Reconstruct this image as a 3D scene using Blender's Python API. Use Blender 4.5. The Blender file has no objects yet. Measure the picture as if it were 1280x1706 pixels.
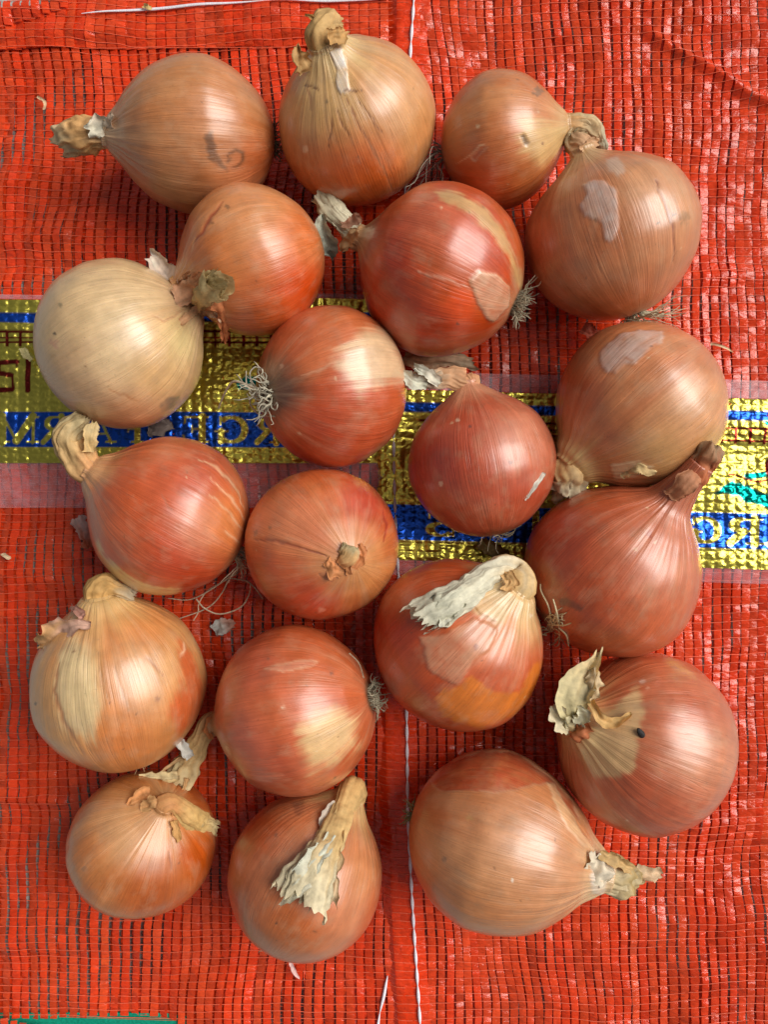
import bpy, math, random
import numpy as np

# ------------------------------------------------------------------ camera, world, sun, exposure
H = 0.39                      # camera height above the floor (m)
F = 1320.0                    # focal length in photo pixels (photo 1280 x 1706)
sc = bpy.context.scene
cam_data = bpy.data.cameras.new('camera')
cam = bpy.data.objects.new('camera', cam_data)
sc.collection.objects.link(cam)
cam.location = (0, 0, H)
cam_data.sensor_fit = 'VERTICAL'
cam_data.sensor_height = 36.0
cam_data.sensor_width = 27.0
cam_data.lens = F / 1706.0 * 36.0
cam_data.clip_start = 0.01
cam_data.clip_end = 100.0
sc.camera = cam

SUN_AZ, SUN_EL = math.radians(20), math.radians(47)      # from the right, a little from the top edge
world = bpy.data.worlds.new('World')
sc.world = world
world.use_nodes = True
wn = world.node_tree
bg = wn.nodes['Background']
sky = wn.nodes.new('ShaderNodeTexSky')
sky.sky_type = 'NISHITA'
sky.sun_disc = False
sky.sun_elevation = SUN_EL
sky.sun_rotation = math.pi / 2 - SUN_AZ
sky.dust_density = 4.0
hsv = wn.nodes.new('ShaderNodeHueSaturation')
hsv.inputs['Saturation'].default_value = 0.16            # overcast sky
wn.links.new(sky.outputs[0], hsv.inputs['Color'])
wn.links.new(hsv.outputs[0], bg.inputs['Color'])
bg.inputs['Strength'].default_value = 0.050
sun_data = bpy.data.lights.new('sun', 'SUN')
sun_data.energy = 3.2
sun_data.angle = math.radians(42)
sun_data.color = (1.0, 0.955, 0.89)
sun = bpy.data.objects.new('sun', sun_data)
sc.collection.objects.link(sun)
sun.rotation_euler = (0, math.pi / 2 - SUN_EL, SUN_AZ)
vs = sc.view_settings
vs.view_transform = 'Standard'
vs.look = 'None'
vs.exposure = 0.08
vs.gamma = 1.0
vs.use_curve_mapping = False
sc.cycles.max_bounces = 6

# ------------------------------------------------------------------ numpy helpers
def lin(c):
    c = np.asarray(c, float) / 255.0
    return np.where(c <= 0.04045, c / 12.92, ((c + 0.055) / 1.055) ** 2.4)

def _hash(i, j, k, s):
    n = (i * 374761393 + j * 668265263 + k * 1440662683 + s * 974711 + 12345) & 0xffffffff
    n = ((n ^ (n >> 13)) * 1274126177) & 0xffffffff
    n = ((n ^ (n >> 15)) * 2246822519) & 0xffffffff
    n = n ^ (n >> 16)
    return (n & 0xffffff) / 16777215.0

def noise(x, y=0.0, z=0.0, s=0):
    x, y, z = np.broadcast_arrays(np.asarray(x, float), np.asarray(y, float), np.asarray(z, float))
    i, j, k = np.floor(x).astype(np.int64), np.floor(y).astype(np.int64), np.floor(z).astype(np.int64)
    a, b, c = x - i, y - j, z - k
    a, b, c = a * a * (3 - 2 * a), b * b * (3 - 2 * b), c * c * (3 - 2 * c)
    def L(p, q, t): return p + (q - p) * t
    v = L(L(L(_hash(i, j, k, s), _hash(i + 1, j, k, s), a), L(_hash(i, j + 1, k, s), _hash(i + 1, j + 1, k, s), a), b),
          L(L(_hash(i, j, k + 1, s), _hash(i + 1, j, k + 1, s), a), L(_hash(i, j + 1, k + 1, s), _hash(i + 1, j + 1, k + 1, s), a), b), c)
    return v * 2 - 1

def fbm(x, y=0.0, z=0.0, s=0, o=3):
    v, a = 0, 1.0
    for q in range(o):
        v = v + a * noise(np.asarray(x) * 2 ** q, np.asarray(y) * 2 ** q, np.asarray(z) * 2 ** q, s + q * 17)
        a *= 0.5
    return v

def sstep(a, b, x):
    t = np.clip((x - a) / (b - a), 0, 1)
    return t * t * (3 - 2 * t)

def catmull(P, n):
    P = np.asarray(P, float)
    Q = np.vstack([2 * P[0] - P[1], P, 2 * P[-1] - P[-2]])
    m = len(P) - 1
    d = []
    for i in range(m):
        t = np.linspace(0, 1, 24, endpoint=False)[:, None]
        p0, p1, p2, p3 = Q[i], Q[i + 1], Q[i + 2], Q[i + 3]
        d.append(0.5 * (2 * p1 + (p2 - p0) * t + (2 * p0 - 5 * p1 + 4 * p2 - p3) * t ** 2 + (3 * p1 - p0 - 3 * p2 + p3) * t ** 3))
    d = np.vstack(d + [P[-1:]])
    return d

def resample(d, n, key=None):
    """n rows of the polyline d, evenly spaced by the length of its first `key` columns"""
    k = d if key is None else d[:, :key]
    L = np.concatenate([[0], np.cumsum(np.linalg.norm(np.diff(k, axis=0), axis=1))])
    s = np.linspace(0, L[-1], n)
    return np.stack([np.interp(s, L, d[:, c]) for c in range(d.shape[1])], 1)

def to_px(P):
    dz = H - P[:, 2]
    return 640 + F * P[:, 0] / dz, 853 - F * P[:, 1] / dz

def at(px, py, z):
    """world point seen at a photo pixel, at height z (m)"""
    return np.array([(px - 640) / F * (H - z), (853 - py) / F * (H - z), z])

def seg_dist(x, y, ax, ay, bx, by):
    dx, dy = bx - ax, by - ay
    t = np.clip(((x - ax) * dx + (y - ay) * dy) / (dx * dx + dy * dy + 1e-9), 0, 1)
    return np.hypot(x - ax - t * dx, y - ay - t * dy), t

def poly_sd(x, y, poly):
    """signed distance to a polygon, positive inside"""
    n = len(poly)
    ins = np.zeros(x.shape, bool)
    d = np.full(x.shape, 1e9)
    for i in range(n):
        ax, ay = poly[i]
        bx, by = poly[(i + 1) % n]
        d = np.minimum(d, seg_dist(x, y, ax, ay, bx, by)[0])
        if ay != by:
            c = ((ay > y) != (by > y)) & (x < (bx - ax) * (y - ay) / (by - ay) + ax)
            ins ^= c
    return np.where(ins, d, -d)

# ------------------------------------------------------------------ mesh helpers
COLL = sc.collection

def build(name, V, Q, mat, parent=None, col=None, vec=None, smooth=True, origin=None, T=None):
    """one mesh object from vertex array V and quad index array Q (and triangles T)"""
    V = np.asarray(V, np.float32)
    Q = np.asarray(Q, np.int32).reshape(-1, 4)
    if origin is not None:
        V = V - np.asarray(origin, np.float32)
    me = bpy.data.meshes.new(name)
    nq = len(Q)
    nt = 0 if T is None else len(T)
    me.vertices.add(len(V))
    me.vertices.foreach_set('co', V.ravel())
    me.loops.add(nq * 4 + nt * 3)
    idx = Q.ravel() if nt == 0 else np.concatenate([Q.ravel(), np.asarray(T, np.int32).ravel()])
    me.loops.foreach_set('vertex_index', idx)
    me.polygons.add(nq + nt)
    st = np.arange(nq) * 4
    if nt:
        st = np.concatenate([st, nq * 4 + np.arange(nt) * 3])
    me.polygons.foreach_set('loop_start', st.astype(np.int32))
    me.polygons.foreach_set('use_smooth', np.full(nq + nt, smooth))
    me.update(calc_edges=True)
    if col is not None:
        a = me.attributes.new('Col', 'FLOAT_COLOR', 'POINT')
        c4 = np.ones((len(V), 4), np.float32)
        c4[:, :3] = col
        a.data.foreach_set('color', c4.ravel())
    if vec is not None:
        a = me.attributes.new('Vein', 'FLOAT_VECTOR', 'POINT')
        a.data.foreach_set('vector', np.asarray(vec, np.float32).ravel())
    me.materials.append(mat)
    o = bpy.data.objects.new(name, me)
    COLL.objects.link(o)
    if parent is not None:
        o.parent = parent
    elif origin is not None:
        o.location = [float(q) for q in origin]
    return o

def grid_quads(nr, nc, closed=False, off=0):
    r = np.arange(nr - 1)[:, None]
    c = np.arange(nc if closed else nc - 1)[None, :]
    c2 = (c + 1) % nc
    return (np.stack([r * nc + c, r * nc + c2, (r + 1) * nc + c2, (r + 1) * nc + c], -1).reshape(-1, 4) + off)

def empty(name, loc, label=None, cat=None, group=None):
    o = bpy.data.objects.new(name, None)
    o.empty_display_size = 0.01
    COLL.objects.link(o)
    o.location = loc
    if label: o['label'] = label
    if cat: o['category'] = cat
    if group: o['group'] = group
    return o

def tag(o, label, cat, group=None):
    o['label'] = label
    o['category'] = cat
    if group: o['group'] = group
    return o

class Bag:
    """collects pieces that make one mesh"""
    def __init__(s): s.V, s.Q, s.C, s.n = [], [], [], 0
    def add(s, V, Q, C):
        s.V.append(V); s.Q.append(Q + s.n); s.C.append(np.broadcast_to(C, V.shape)); s.n += len(V)
    def build(s, name, mat, parent=None, origin=None):
        return build(name, np.vstack(s.V), np.vstack(s.Q), mat, parent, col=np.vstack(s.C), origin=origin)

# ------------------------------------------------------------------ materials
def new_mat(name):
    m = bpy.data.materials.new(name)
    m.use_nodes = True
    nt = m.node_tree
    return m, nt, nt.nodes, nt.links, nt.nodes['Principled BSDF']

def N(nodes, typ, **kw):
    n = nodes.new(typ)
    for k, v in kw.items():
        if k in n.inputs: n.inputs[k].default_value = v
        else: setattr(n, k, v)
    return n

def attr(nodes, name):
    a = nodes.new('ShaderNodeAttribute'); a.attribute_name = name
    return a

def math_node(nodes, links, op, a, b=None, c=None):
    n = nodes.new('ShaderNodeMath'); n.operation = op
    for i, x in enumerate((a, b, c)):
        if x is None: continue
        if isinstance(x, (int, float)): n.inputs[i].default_value = x
        else: links.new(x, n.inputs[i])
    return n.outputs[0]

def scaled(nodes, links, sock, s):
    n = nodes.new('ShaderNodeVectorMath'); n.operation = 'MULTIPLY'
    links.new(sock, n.inputs[0]); n.inputs[1].default_value = s
    return n.outputs[0]

def mapr(nodes, links, sock, a, b, c, d):
    n = nodes.new('ShaderNodeMapRange')
    links.new(sock, n.inputs[0])
    for i, x in enumerate((a, b, c, d)): n.inputs[i + 1].default_value = x
    return n.outputs[0]

def mul_col(nodes, links, col, fac):
    n = nodes.new('ShaderNodeVectorMath'); n.operation = 'SCALE'
    links.new(col, n.inputs[0]); links.new(fac, n.inputs['Scale'])
    return n.outputs[0]

def mat_onion():
    m, nt, nd, lk, bs = new_mat('onion_skin')
    col = attr(nd, 'Col').outputs['Color']
    vein = attr(nd, 'Vein').outputs['Vector']
    obj = nd.new('ShaderNodeTexCoord').outputs['Object']
    broad = N(nd, 'ShaderNodeTexNoise', Scale=1.0, Detail=3.0); lk.new(scaled(nd, lk, vein, (9, 9, 2.2)), broad.inputs['Vector'])
    fine = N(nd, 'ShaderNodeTexNoise', Scale=1.0, Detail=2.0); lk.new(scaled(nd, lk, vein, (46, 46, 1.6)), fine.inputs['Vector'])
    mott = N(nd, 'ShaderNodeTexNoise', Scale=160.0, Detail=4.0); lk.new(obj, mott.inputs['Vector'])
    speck = N(nd, 'ShaderNodeTexNoise', Scale=1100.0, Detail=2.0); lk.new(obj, speck.inputs['Vector'])
    f = math_node(nd, lk, 'MULTIPLY', mapr(nd, lk, broad.outputs[0], 0.3, 0.7, 0.90, 1.09), mapr(nd, lk, fine.outputs[0], 0.3, 0.7, 0.94, 1.05))
    f = math_node(nd, lk, 'MULTIPLY', f, mapr(nd, lk, mott.outputs[0], 0.3, 0.7, 0.90, 1.09))
    f = math_node(nd, lk, 'MULTIPLY', f, mapr(nd, lk, speck.outputs[0], 0.25, 0.36, 0.8, 1.0))
    crisp = N(nd, 'ShaderNodeTexNoise', Scale=1.0, Detail=1.0); lk.new(scaled(nd, lk, vein, (21, 21, 0.9)), crisp.inputs['Vector'])
    rid = math_node(nd, lk, 'ABSOLUTE', math_node(nd, lk, 'SUBTRACT', crisp.outputs[0], 0.5))
    where_ = mapr(nd, lk, broad.outputs[0], 0.42, 0.6, 0.0, 1.0)
    line = math_node(nd, lk, 'MULTIPLY', mapr(nd, lk, rid, 0.0, 0.035, 1.0, 0.0), where_)
    f = math_node(nd, lk, 'MULTIPLY', f, math_node(nd, lk, 'SUBTRACT', 1.0, math_node(nd, lk, 'MULTIPLY', line, 0.11)))
    c = mul_col(nd, lk, col, f)
    dirt = N(nd, 'ShaderNodeTexNoise', Scale=70.0, Detail=6.0, Roughness=0.65); lk.new(obj, dirt.inputs['Vector'])
    dm = N(nd, 'ShaderNodeMix', data_type='RGBA')
    lk.new(mapr(nd, lk, dirt.outputs[0], 0.56, 0.74, 0.0, 0.34), dm.inputs[0])
    lk.new(c, dm.inputs[6]); dm.inputs[7].default_value = (0.30, 0.19, 0.12, 1)
    pm = N(nd, 'ShaderNodeMix', data_type='RGBA')
    pale = N(nd, 'ShaderNodeTexNoise', Scale=1.0, Detail=4.0, Roughness=0.6); lk.new(scaled(nd, lk, vein, (4.5, 4.5, 3.2)), pale.inputs['Vector'])
    lk.new(mapr(nd, lk, pale.outputs[0], 0.50, 0.72, 0.0, 0.24), pm.inputs[0])
    lk.new(dm.outputs[2], pm.inputs[6]); pm.inputs[7].default_value = (0.62, 0.42, 0.26, 1)
    c = pm.outputs[2]
    lk.new(c, bs.inputs['Base Color'])
    rg = math_node(nd, lk, 'ADD', mapr(nd, lk, mott.outputs[0], 0.3, 0.7, 0.30, 0.46), mapr(nd, lk, fine.outputs[0], 0.3, 0.7, -0.05, 0.07))
    lk.new(rg, bs.inputs['Roughness'])
    bs.inputs['Specular IOR Level'].default_value = 0.5
    bs.inputs['Subsurface Weight'].default_value = 0.06
    bs.inputs['Subsurface Radius'].default_value = (1.0, 0.35, 0.15)
    bs.inputs['Subsurface Scale'].default_value = 0.003
    bs.inputs['Coat Weight'].default_value = 1.0
    bs.inputs['Coat Roughness'].default_value = 0.30
    h = math_node(nd, lk, 'ADD', math_node(nd, lk, 'SUBTRACT', fine.outputs[0], math_node(nd, lk, 'MULTIPLY', line, 0.5)), math_node(nd, lk, 'MULTIPLY', mott.outputs[0], 0.8))
    bp = N(nd, 'ShaderNodeBump', Strength=0.45, Distance=0.0005)
    lk.new(h, bp.inputs['Height']); lk.new(bp.outputs[0], bs.inputs['Normal'])
    return m

def mat_paper():
    m, nt, nd, lk, bs = new_mat('dry_papery_skin')
    col = attr(nd, 'Col').outputs['Color']
    obj = nd.new('ShaderNodeTexCoord').outputs['Object']
    no = N(nd, 'ShaderNodeTexNoise', Scale=420.0, Detail=4.0); lk.new(obj, no.inputs['Vector'])
    c = mul_col(nd, lk, col, mapr(nd, lk, no.outputs[0], 0.3, 0.7, 0.92, 1.24))
    lk.new(c, bs.inputs['Base Color'])
    bs.inputs['Roughness'].default_value = 0.62
    bs.inputs['Specular IOR Level'].default_value = 0.3
    bp = N(nd, 'ShaderNodeBump', Strength=0.5, Distance=0.0006)
    lk.new(no.outputs[0], bp.inputs['Height']); lk.new(bp.outputs[0], bs.inputs['Normal'])
    tr = N(nd, 'ShaderNodeBsdfTranslucent'); lk.new(c, tr.inputs['Color'])
    mx = N(nd, 'ShaderNodeMixShader'); mx.inputs[0].default_value = 0.30
    lk.new(bs.outputs[0], mx.inputs[1]); lk.new(tr.outputs[0], mx.inputs[2])
    lk.new(mx.outputs[0], nd['Material Output'].inputs['Surface'])
    return m

def mat_tape():
    m, nt, nd, lk, bs = new_mat('red_plastic_tape')
    col = attr(nd, 'Col').outputs['Color']
    geo = nd.new('ShaderNodeNewGeometry').outputs['Position']
    cr = N(nd, 'ShaderNodeTexNoise', Scale=1.0, Detail=3.0); lk.new(scaled(nd, lk, geo, (300, 850, 300)), cr.inputs['Vector'])
    du = N(nd, 'ShaderNodeTexNoise', Scale=90.0, Detail=5.0); lk.new(geo, du.inputs['Vector'])
    c = mul_col(nd, lk, col, mapr(nd, lk, cr.outputs[0], 0.3, 0.7, 0.86, 1.1))
    mixc = N(nd, 'ShaderNodeMix', data_type='RGBA')
    lk.new(mapr(nd, lk, du.outputs[0], 0.5, 0.75, 0.0, 0.05), mixc.inputs[0])
    lk.new(c, mixc.inputs[6]); mixc.inputs[7].default_value = (0.62, 0.30, 0.22, 1)
    lk.new(mixc.outputs[2], bs.inputs['Base Color'])
    lk.new(mapr(nd, lk, du.outputs[0], 0.35, 0.7, 0.10, 0.22), bs.inputs['Roughness'])
    bs.inputs['Coat Weight'].default_value = 0.3
    bs.inputs['Coat Roughness'].default_value = 0.12
    bs.inputs['Specular IOR Level'].default_value = 0.5
    bp = N(nd, 'ShaderNodeBump', Strength=0.8, Distance=0.0008)
    lk.new(cr.outputs[0], bp.inputs['Height']); lk.new(bp.outputs[0], bs.inputs['Normal'])
    tr = N(nd, 'ShaderNodeBsdfTranslucent'); lk.new(c, tr.inputs['Color'])
    mx = N(nd, 'ShaderNodeMixShader'); mx.inputs[0].default_value = 0.16
    lk.new(bs.outputs[0], mx.inputs[1]); lk.new(tr.outputs[0], mx.inputs[2])
    lk.new(mx.outputs[0], nd['Material Output'].inputs['Surface'])
    return m

def mat_foil():
    m, nt, nd, lk, bs = new_mat('printed_metal_foil')
    col = attr(nd, 'Col').outputs['Color']
    geo = nd.new('ShaderNodeNewGeometry').outputs['Position']
    lk.new(col, bs.inputs['Base Color'])
    bs.inputs['Metallic'].default_value = 0.92
    bs.inputs['Roughness'].default_value = 0.29
    v1 = N(nd, 'ShaderNodeTexNoise', Scale=330.0, Detail=1.5, Distortion=0.8); lk.new(geo, v1.inputs['Vector'])
    bp = N(nd, 'ShaderNodeBump', Strength=0.35, Distance=0.0009)
    lk.new(v1.outputs[0], bp.inputs['Height']); lk.new(bp.outputs[0], bs.inputs['Normal'])
    return m

def mat_film():
    m, nt, nd, lk, bs = new_mat('clear_film')
    geo = nd.new('ShaderNodeNewGeometry').outputs['Position']
    bs.inputs['Base Color'].default_value = (0.72, 0.55, 0.62, 1)
    bs.inputs['Roughness'].default_value = 0.28
    bs.inputs['Specular IOR Level'].default_value = 0.6
    n1 = N(nd, 'ShaderNodeTexNoise', Scale=260.0, Detail=2.0); lk.new(geo, n1.inputs['Vector'])
    bp = N(nd, 'ShaderNodeBump', Strength=0.5, Distance=0.0006)
    lk.new(n1.outputs[0], bp.inputs['Height']); lk.new(bp.outputs[0], bs.inputs['Normal'])
    tr = N(nd, 'ShaderNodeBsdfTransparent')
    mx = N(nd, 'ShaderNodeMixShader')
    lk.new(mapr(nd, lk, n1.outputs[0], 0.3, 0.7, 0.16, 0.32), mx.inputs[0])
    lk.new(tr.outputs[0], mx.inputs[1]); lk.new(bs.outputs[0], mx.inputs[2])
    lk.new(mx.outputs[0], nd['Material Output'].inputs['Surface'])
    return m

def mat_plain(name, rough=0.6, nscale=300.0, amp=(0.8, 1.15), bump=0.3, spec=0.4):
    m, nt, nd, lk, bs = new_mat(name)
    col = attr(nd, 'Col').outputs['Color']
    geo = nd.new('ShaderNodeNewGeometry').outputs['Position']
    n1 = N(nd, 'ShaderNodeTexNoise', Scale=nscale, Detail=4.0); lk.new(geo, n1.inputs['Vector'])
    lk.new(mul_col(nd, lk, col, mapr(nd, lk, n1.outputs[0], 0.3, 0.7, *amp)), bs.inputs['Base Color'])
    bs.inputs['Roughness'].default_value = rough
    bs.inputs['Specular IOR Level'].default_value = spec
    bp = N(nd, 'ShaderNodeBump', Strength=bump, Distance=0.0005)
    lk.new(n1.outputs[0], bp.inputs['Height']); lk.new(bp.outputs[0], bs.inputs['Normal'])
    return m

def mat_concrete():
    m, nt, nd, lk, bs = new_mat('concrete')
    geo = nd.new('ShaderNodeNewGeometry').outputs['Position']
    a = N(nd, 'ShaderNodeTexNoise', Scale=35.0, Detail=8.0); lk.new(geo, a.inputs['Vector'])
    b = N(nd, 'ShaderNodeTexNoise', Scale=900.0, Detail=3.0); lk.new(geo, b.inputs['Vector'])
    r = N(nd, 'ShaderNodeValToRGB')
    r.color_ramp.elements[0].position = 0.3; r.color_ramp.elements[0].color = (0.26, 0.25, 0.23, 1)
    r.color_ramp.elements[1].position = 0.7; r.color_ramp.elements[1].color = (0.45, 0.44, 0.41, 1)
    lk.new(a.outputs[0], r.inputs[0])
    lk.new(mul_col(nd, lk, r.outputs[0], mapr(nd, lk, b.outputs[0], 0.3, 0.7, 0.8, 1.15)), bs.inputs['Base Color'])
    bs.inputs['Roughness'].default_value = 0.85
    bp = N(nd, 'ShaderNodeBump', Strength=0.5, Distance=0.001)
    lk.new(b.outputs[0], bp.inputs['Height']); lk.new(bp.outputs[0], bs.inputs['Normal'])
    return m

M_ONION, M_PAPER, M_TAPE, M_FOIL, M_FILM = mat_onion(), mat_paper(), mat_tape(), mat_foil(), mat_film()
M_THREAD = mat_plain('white_stitching', 0.7, 1500.0, (0.8, 1.1), 0.4)
M_XTHREAD = mat_plain('red_net_thread', 0.35, 600.0, (0.85, 1.15), 0.2, 0.5)
M_ROOT = mat_plain('dry_root_hair', 0.75, 700.0, (0.7, 1.2), 0.3, 0.25)
M_GREEN = mat_plain('green_woven_cloth', 0.5, 900.0, (0.75, 1.2), 0.5)
M_DARK = mat_plain('dark_crumb', 0.6, 1500.0, (0.6, 1.4), 0.5)

# ------------------------------------------------------------------ setting: floor, the two mesh sacks
G = H / F                                        # metres per photo pixel on the floor
def UX(u): return (u - 640.0) * G
def VY(v): return (853.0 - v) * G

fl = build('concrete_floor', [(-1.5, -1.5, -0.001), (1.5, -1.5, -0.001), (1.5, 1.5, -0.001), (-1.5, 1.5, -0.001)], [(0, 1, 2, 3)], mat_concrete(), smooth=False)
fl['kind'] = 'structure'

def ridge(u, v, ax, ay, bx, by, w, h):
    d, t = seg_dist(u, v, ax, ay, bx, by)
    return h * np.exp(-(d / w) ** 2) * sstep(0, 0.12, t) * sstep(0, 0.12, 1 - t)

def h_left(u, v):
    """height (m) of the left sack's upper face over the floor"""
    z = 0.0030 + 0.0017 * fbm(u / 230, v / 120, 0, 3, 3) + 0.0010 * noise(u / 90, v / 34, 0, 9)
    z = z + ridge(u, v, -40, 1205, 150, 1230, 12, 0.0016) + ridge(u, v, -40, 1320, 130, 1332, 8, 0.0022)
    z = z + ridge(u, v, -40, 410, 130, 395, 16, 0.0018) + ridge(u, v, -40, 1560, 360, 1545, 30, 0.0016)
    return z

def h_right(u, v):
    z = 0.0042 + 0.0017 * fbm(u / 210, v / 130, 5, 4, 3) + 0.0010 * noise(u / 90, v / 36, 3, 8)
    z = z + ridge(u, v, 1060, 55, 1310, 205, 9, 0.0028) + ridge(u, v, 690, 190, 800, 175, 14, 0.0015)
    z = z + ridge(u, v, 860, 1580, 1320, 1500, 26, 0.0022) + ridge(u, v, 1150, 470, 1310, 455, 14, 0.0018)
    z = z + ridge(u, v, 1180, 330, 1310, 300, 20, 0.0014)
    e = right_edge(v)
    return z - 0.0022 * (1 - sstep(0, 16, u - e)) + 0.0009 * sstep(0, 20, u - e) * (1 - sstep(45, 75, u - e))

RE = np.array([(-60, 652), (0, 648), (110, 645), (300, 640), (500, 626), (700, 618), (800, 620), (950, 624), (1100, 627), (1300, 630), (1500, 638), (1620, 645), (1760, 655)], float)
def right_edge(v): return np.interp(v, RE[:, 0], RE[:, 1])

TAPE_A, TAPE_B = lin((236, 64, 24)), lin((228, 78, 36))
def weave(parent, us, v0, v1, hfun, seed, tp=13.4, tw=12.4, amp=13.0, dz=0.0, joined=None, vend=None, vstart=None, shear=0.0, threads=True, u_lo=None, u_hi=None, tone=1.0, puff=1.0):
    """flat tapes along v, thin threads along u; every tape and every thread is a part of `parent`"""
    rng = np.random.RandomState(seed)
    nj = int((v1 - v0) / tp)
    ph = np.array([0.0, 0.2, 0.5, 0.8])
    vs_ = (np.arange(nj)[:, None] + ph[None, :]).ravel() * tp + v0
    cell = np.repeat(np.arange(nj), 4)
    pht = np.tile(ph, nj)
    def D(u, v): return amp * fbm(u / 240, v / 210, 1, seed, 2) + shear * (v - 850)
    def E(u, v): return 9.0 * fbm(u / 260, v / 300, 2, seed + 5, 2) + 1.2 * noise(u / 40, v / 30, 0, seed + 8)
    for i, ui in enumerate(us):
        uc = ui + D(ui, vs_) + 0.9 * noise(i * 3.1, vs_ / 55.0, 0, seed + 1)
        vv = vs_ + E(uc, vs_)
        k = np.ones(len(vv), bool)
        if vend is not None:
            ve = float(vend(ui)) + 0.6 * rng.randn()
            k &= vs_ < np.where(vv > ve, vs_[min(len(vs_) - 1, int(np.argmax(vv > ve)))], 1e9) + 0.01 if (vv > ve).any() else True
            vv = np.minimum(vv, ve)
        if vstart is not None: k &= vv > vstart(ui)
        if k.sum() < 8: continue
        uc, vv, ce, pp = uc[k], vv[k], cell[k], pht[k]
        w = tw * (1 + 0.13 * noise(vs_[k] / 90.0, i * 1.7, 0, seed + 2)) * (0.93 + 0.09 * np.sin(np.pi * pp))
        ra, rb, rc = rng.randn(nj) * 0.00018, rng.randn(nj) * 0.00030, 1 + 0.55 * rng.randn(nj)
        tilt = 0.00016 * rng.randn() + 0.00018
        pil = 0.00026 * puff * np.sin(np.pi * pp) ** 0.8 * rc[ce]
        qs = np.array([-1, -0.45, 0.45, 1.0])
        U = uc[:, None] + qs[None, :] * w[:, None] / 2
        Vv = np.repeat(vv[:, None], 4, 1)
        Z = hfun(U, Vv) + dz + pil[:, None] + (ra[ce][:, None] + tilt) * qs[None, :] + (rb[ce] * (pp - 0.5))[:, None] - 0.00012 * (qs[None, :] ** 2) + 0.00010 * rng.randn(len(vv))[:, None] + 0.00005 * rng.randn(len(vv), 4)
        V = np.stack([UX(U), VY(Vv), Z], -1).reshape(-1, 3)
        base = TAPE_A + (TAPE_B - TAPE_A) * rng.rand()
        C = (base * (0.9 + 0.2 * rng.rand()) * tone)[None, :] * (1 + 0.10 * rng.randn(nj)[ce].repeat(4))[:, None]
        C = np.clip(C, 0.002, 0.9)
        Q = grid_quads(len(uc), 4)[:, ::-1]
        if joined is None:
            build('tape', V, Q, M_TAPE, parent, col=C)
        else:
            joined.add(V, Q, C)
    if not threads: return
    ulo = us[0] - 10 if u_lo is None else None
    for j in range(nj):
        v = v0 + j * tp
        a = us[0] - 10 if u_lo is None else float(u_lo(v))
        b = us[-1] + 10 if u_hi is None else float(u_hi(v))
        U = np.arange(a, b, 6.0)
        X = U
        W = v + E(X, np.full_like(X, v))
        if vend is not None: X = X[W < vend(X) + 2]
        W = v + E(X, np.full_like(X, v))
        if vstart is not None: X = X[W > vstart(X)]
        if len(X) < 6: continue
        Y = v + E(X, np.full_like(X, v)) + 0.7 * noise(X / 17, j * 2.3, 0, seed + 11)
        Z = hfun(X, Y) + dz + 0.00020 + 0.00012 * noise(X / 8, j * 3.3, 0, seed + 12)
        r, rz = 0.62 * G, 0.00016
        P = np.stack([UX(X), VY(Y), Z], 1)
        V = np.stack([P + (0, r, 0), P + (0, 0, rz), P + (0, -r, 0), P + (0, 0, -rz)], 1).reshape(-1, 3)
        C = np.broadcast_to(lin((242, 112, 80)) * (0.85 + 0.25 * rng.rand()) * tone, V.shape)
        Q = grid_quads(len(X), 4, closed=True)
        if joined is None:
            build('cross_thread', V, Q, M_XTHREAD, parent, col=C)
        else:
            joined.add(V, Q, C)

# ---- lettering (strokes in a unit box: x0, y0, x1, y1, width), as ring arcs too: (cx, cy, rx, ry, a0, a1, width)
LET = {
 'M': ([(.10, 0, .10, 1, .08), (.10, 1, .50, .08, .20), (.50, .08, .86, 1, .07), (.86, 0, .86, 1, .20), (-.04, .03, .24, .03, .06), (.68, .03, 1.04, .03, .06), (-.04, .97, .2, .97, .06), (.80, .97, 1.04, .97, .06)], []),
 'R': ([(.22, 0, .22, 1, .22), (.22, .96, .5, .96, .07), (.22, .5, .5, .5, .07), (.48, .48, .86, .03, .20), (.02, .03, .42, .03, .06), (.02, .97, .3, .97, .06)], [(.5, .73, .24, .23, -90, 90, .18)]),
 'A': ([(.08, 0, .46, 1, .08), (.46, 1, .86, 0, .22), (.22, .33, .66, .33, .06), (-.06, .03, .24, .03, .06), (.66, .03, 1.04, .03, .06)], []),
 'F': ([(.28, 0, .28, 1, .24), (.08, .97, .86, .97, .06), (.28, .52, .62, .52, .06), (.82, .97, .86, .74, .07), (.62, .64, .62, .4, .06), (.08, .03, .5, .03, .06)], []),
 'E': ([(.28, 0, .28, 1, .24), (.08, .97, .86, .97, .06), (.28, .52, .62, .52, .06), (.82, .97, .86, .74, .07), (.62, .64, .62, .4, .06), (.08, .03, .86, .03, .06), (.82, .03, .9, .28, .07)], []),
 'G': ([(.80, .06, .80, .44, .2), (.60, .44, .98, .44, .06), (.82, .98, .82, .7, .06)], [(.5, .5, .40, .46, 45, 315, .2)]),
 'S': ([(.82, .98, .82, .7, .06), (.14, .3, .14, .02, .06)], [(.5, .74, .30, .22, 30, 270, .14), (.48, .26, .32, .24, -150, 90, .14)]),
 'L': ([(.28, 0, .28, 1, .24), (.08, .97, .5, .97, .06), (.08, .03, .86, .03, .06), (.82, .03, .9, .32, .07)], []),
 's': ([(.15, .90, .95, .94, .12), (.12, .90, .12, .60, .13), (.12, .58, .7, .52, .13), (.80, .12, .75, .48, .13), (0, .06, .72, .08, .13), (.94, .95, .94, .80, .1)], []),
 'I': ([(.5, 0, .5, 1, .8)], []),
}
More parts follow.
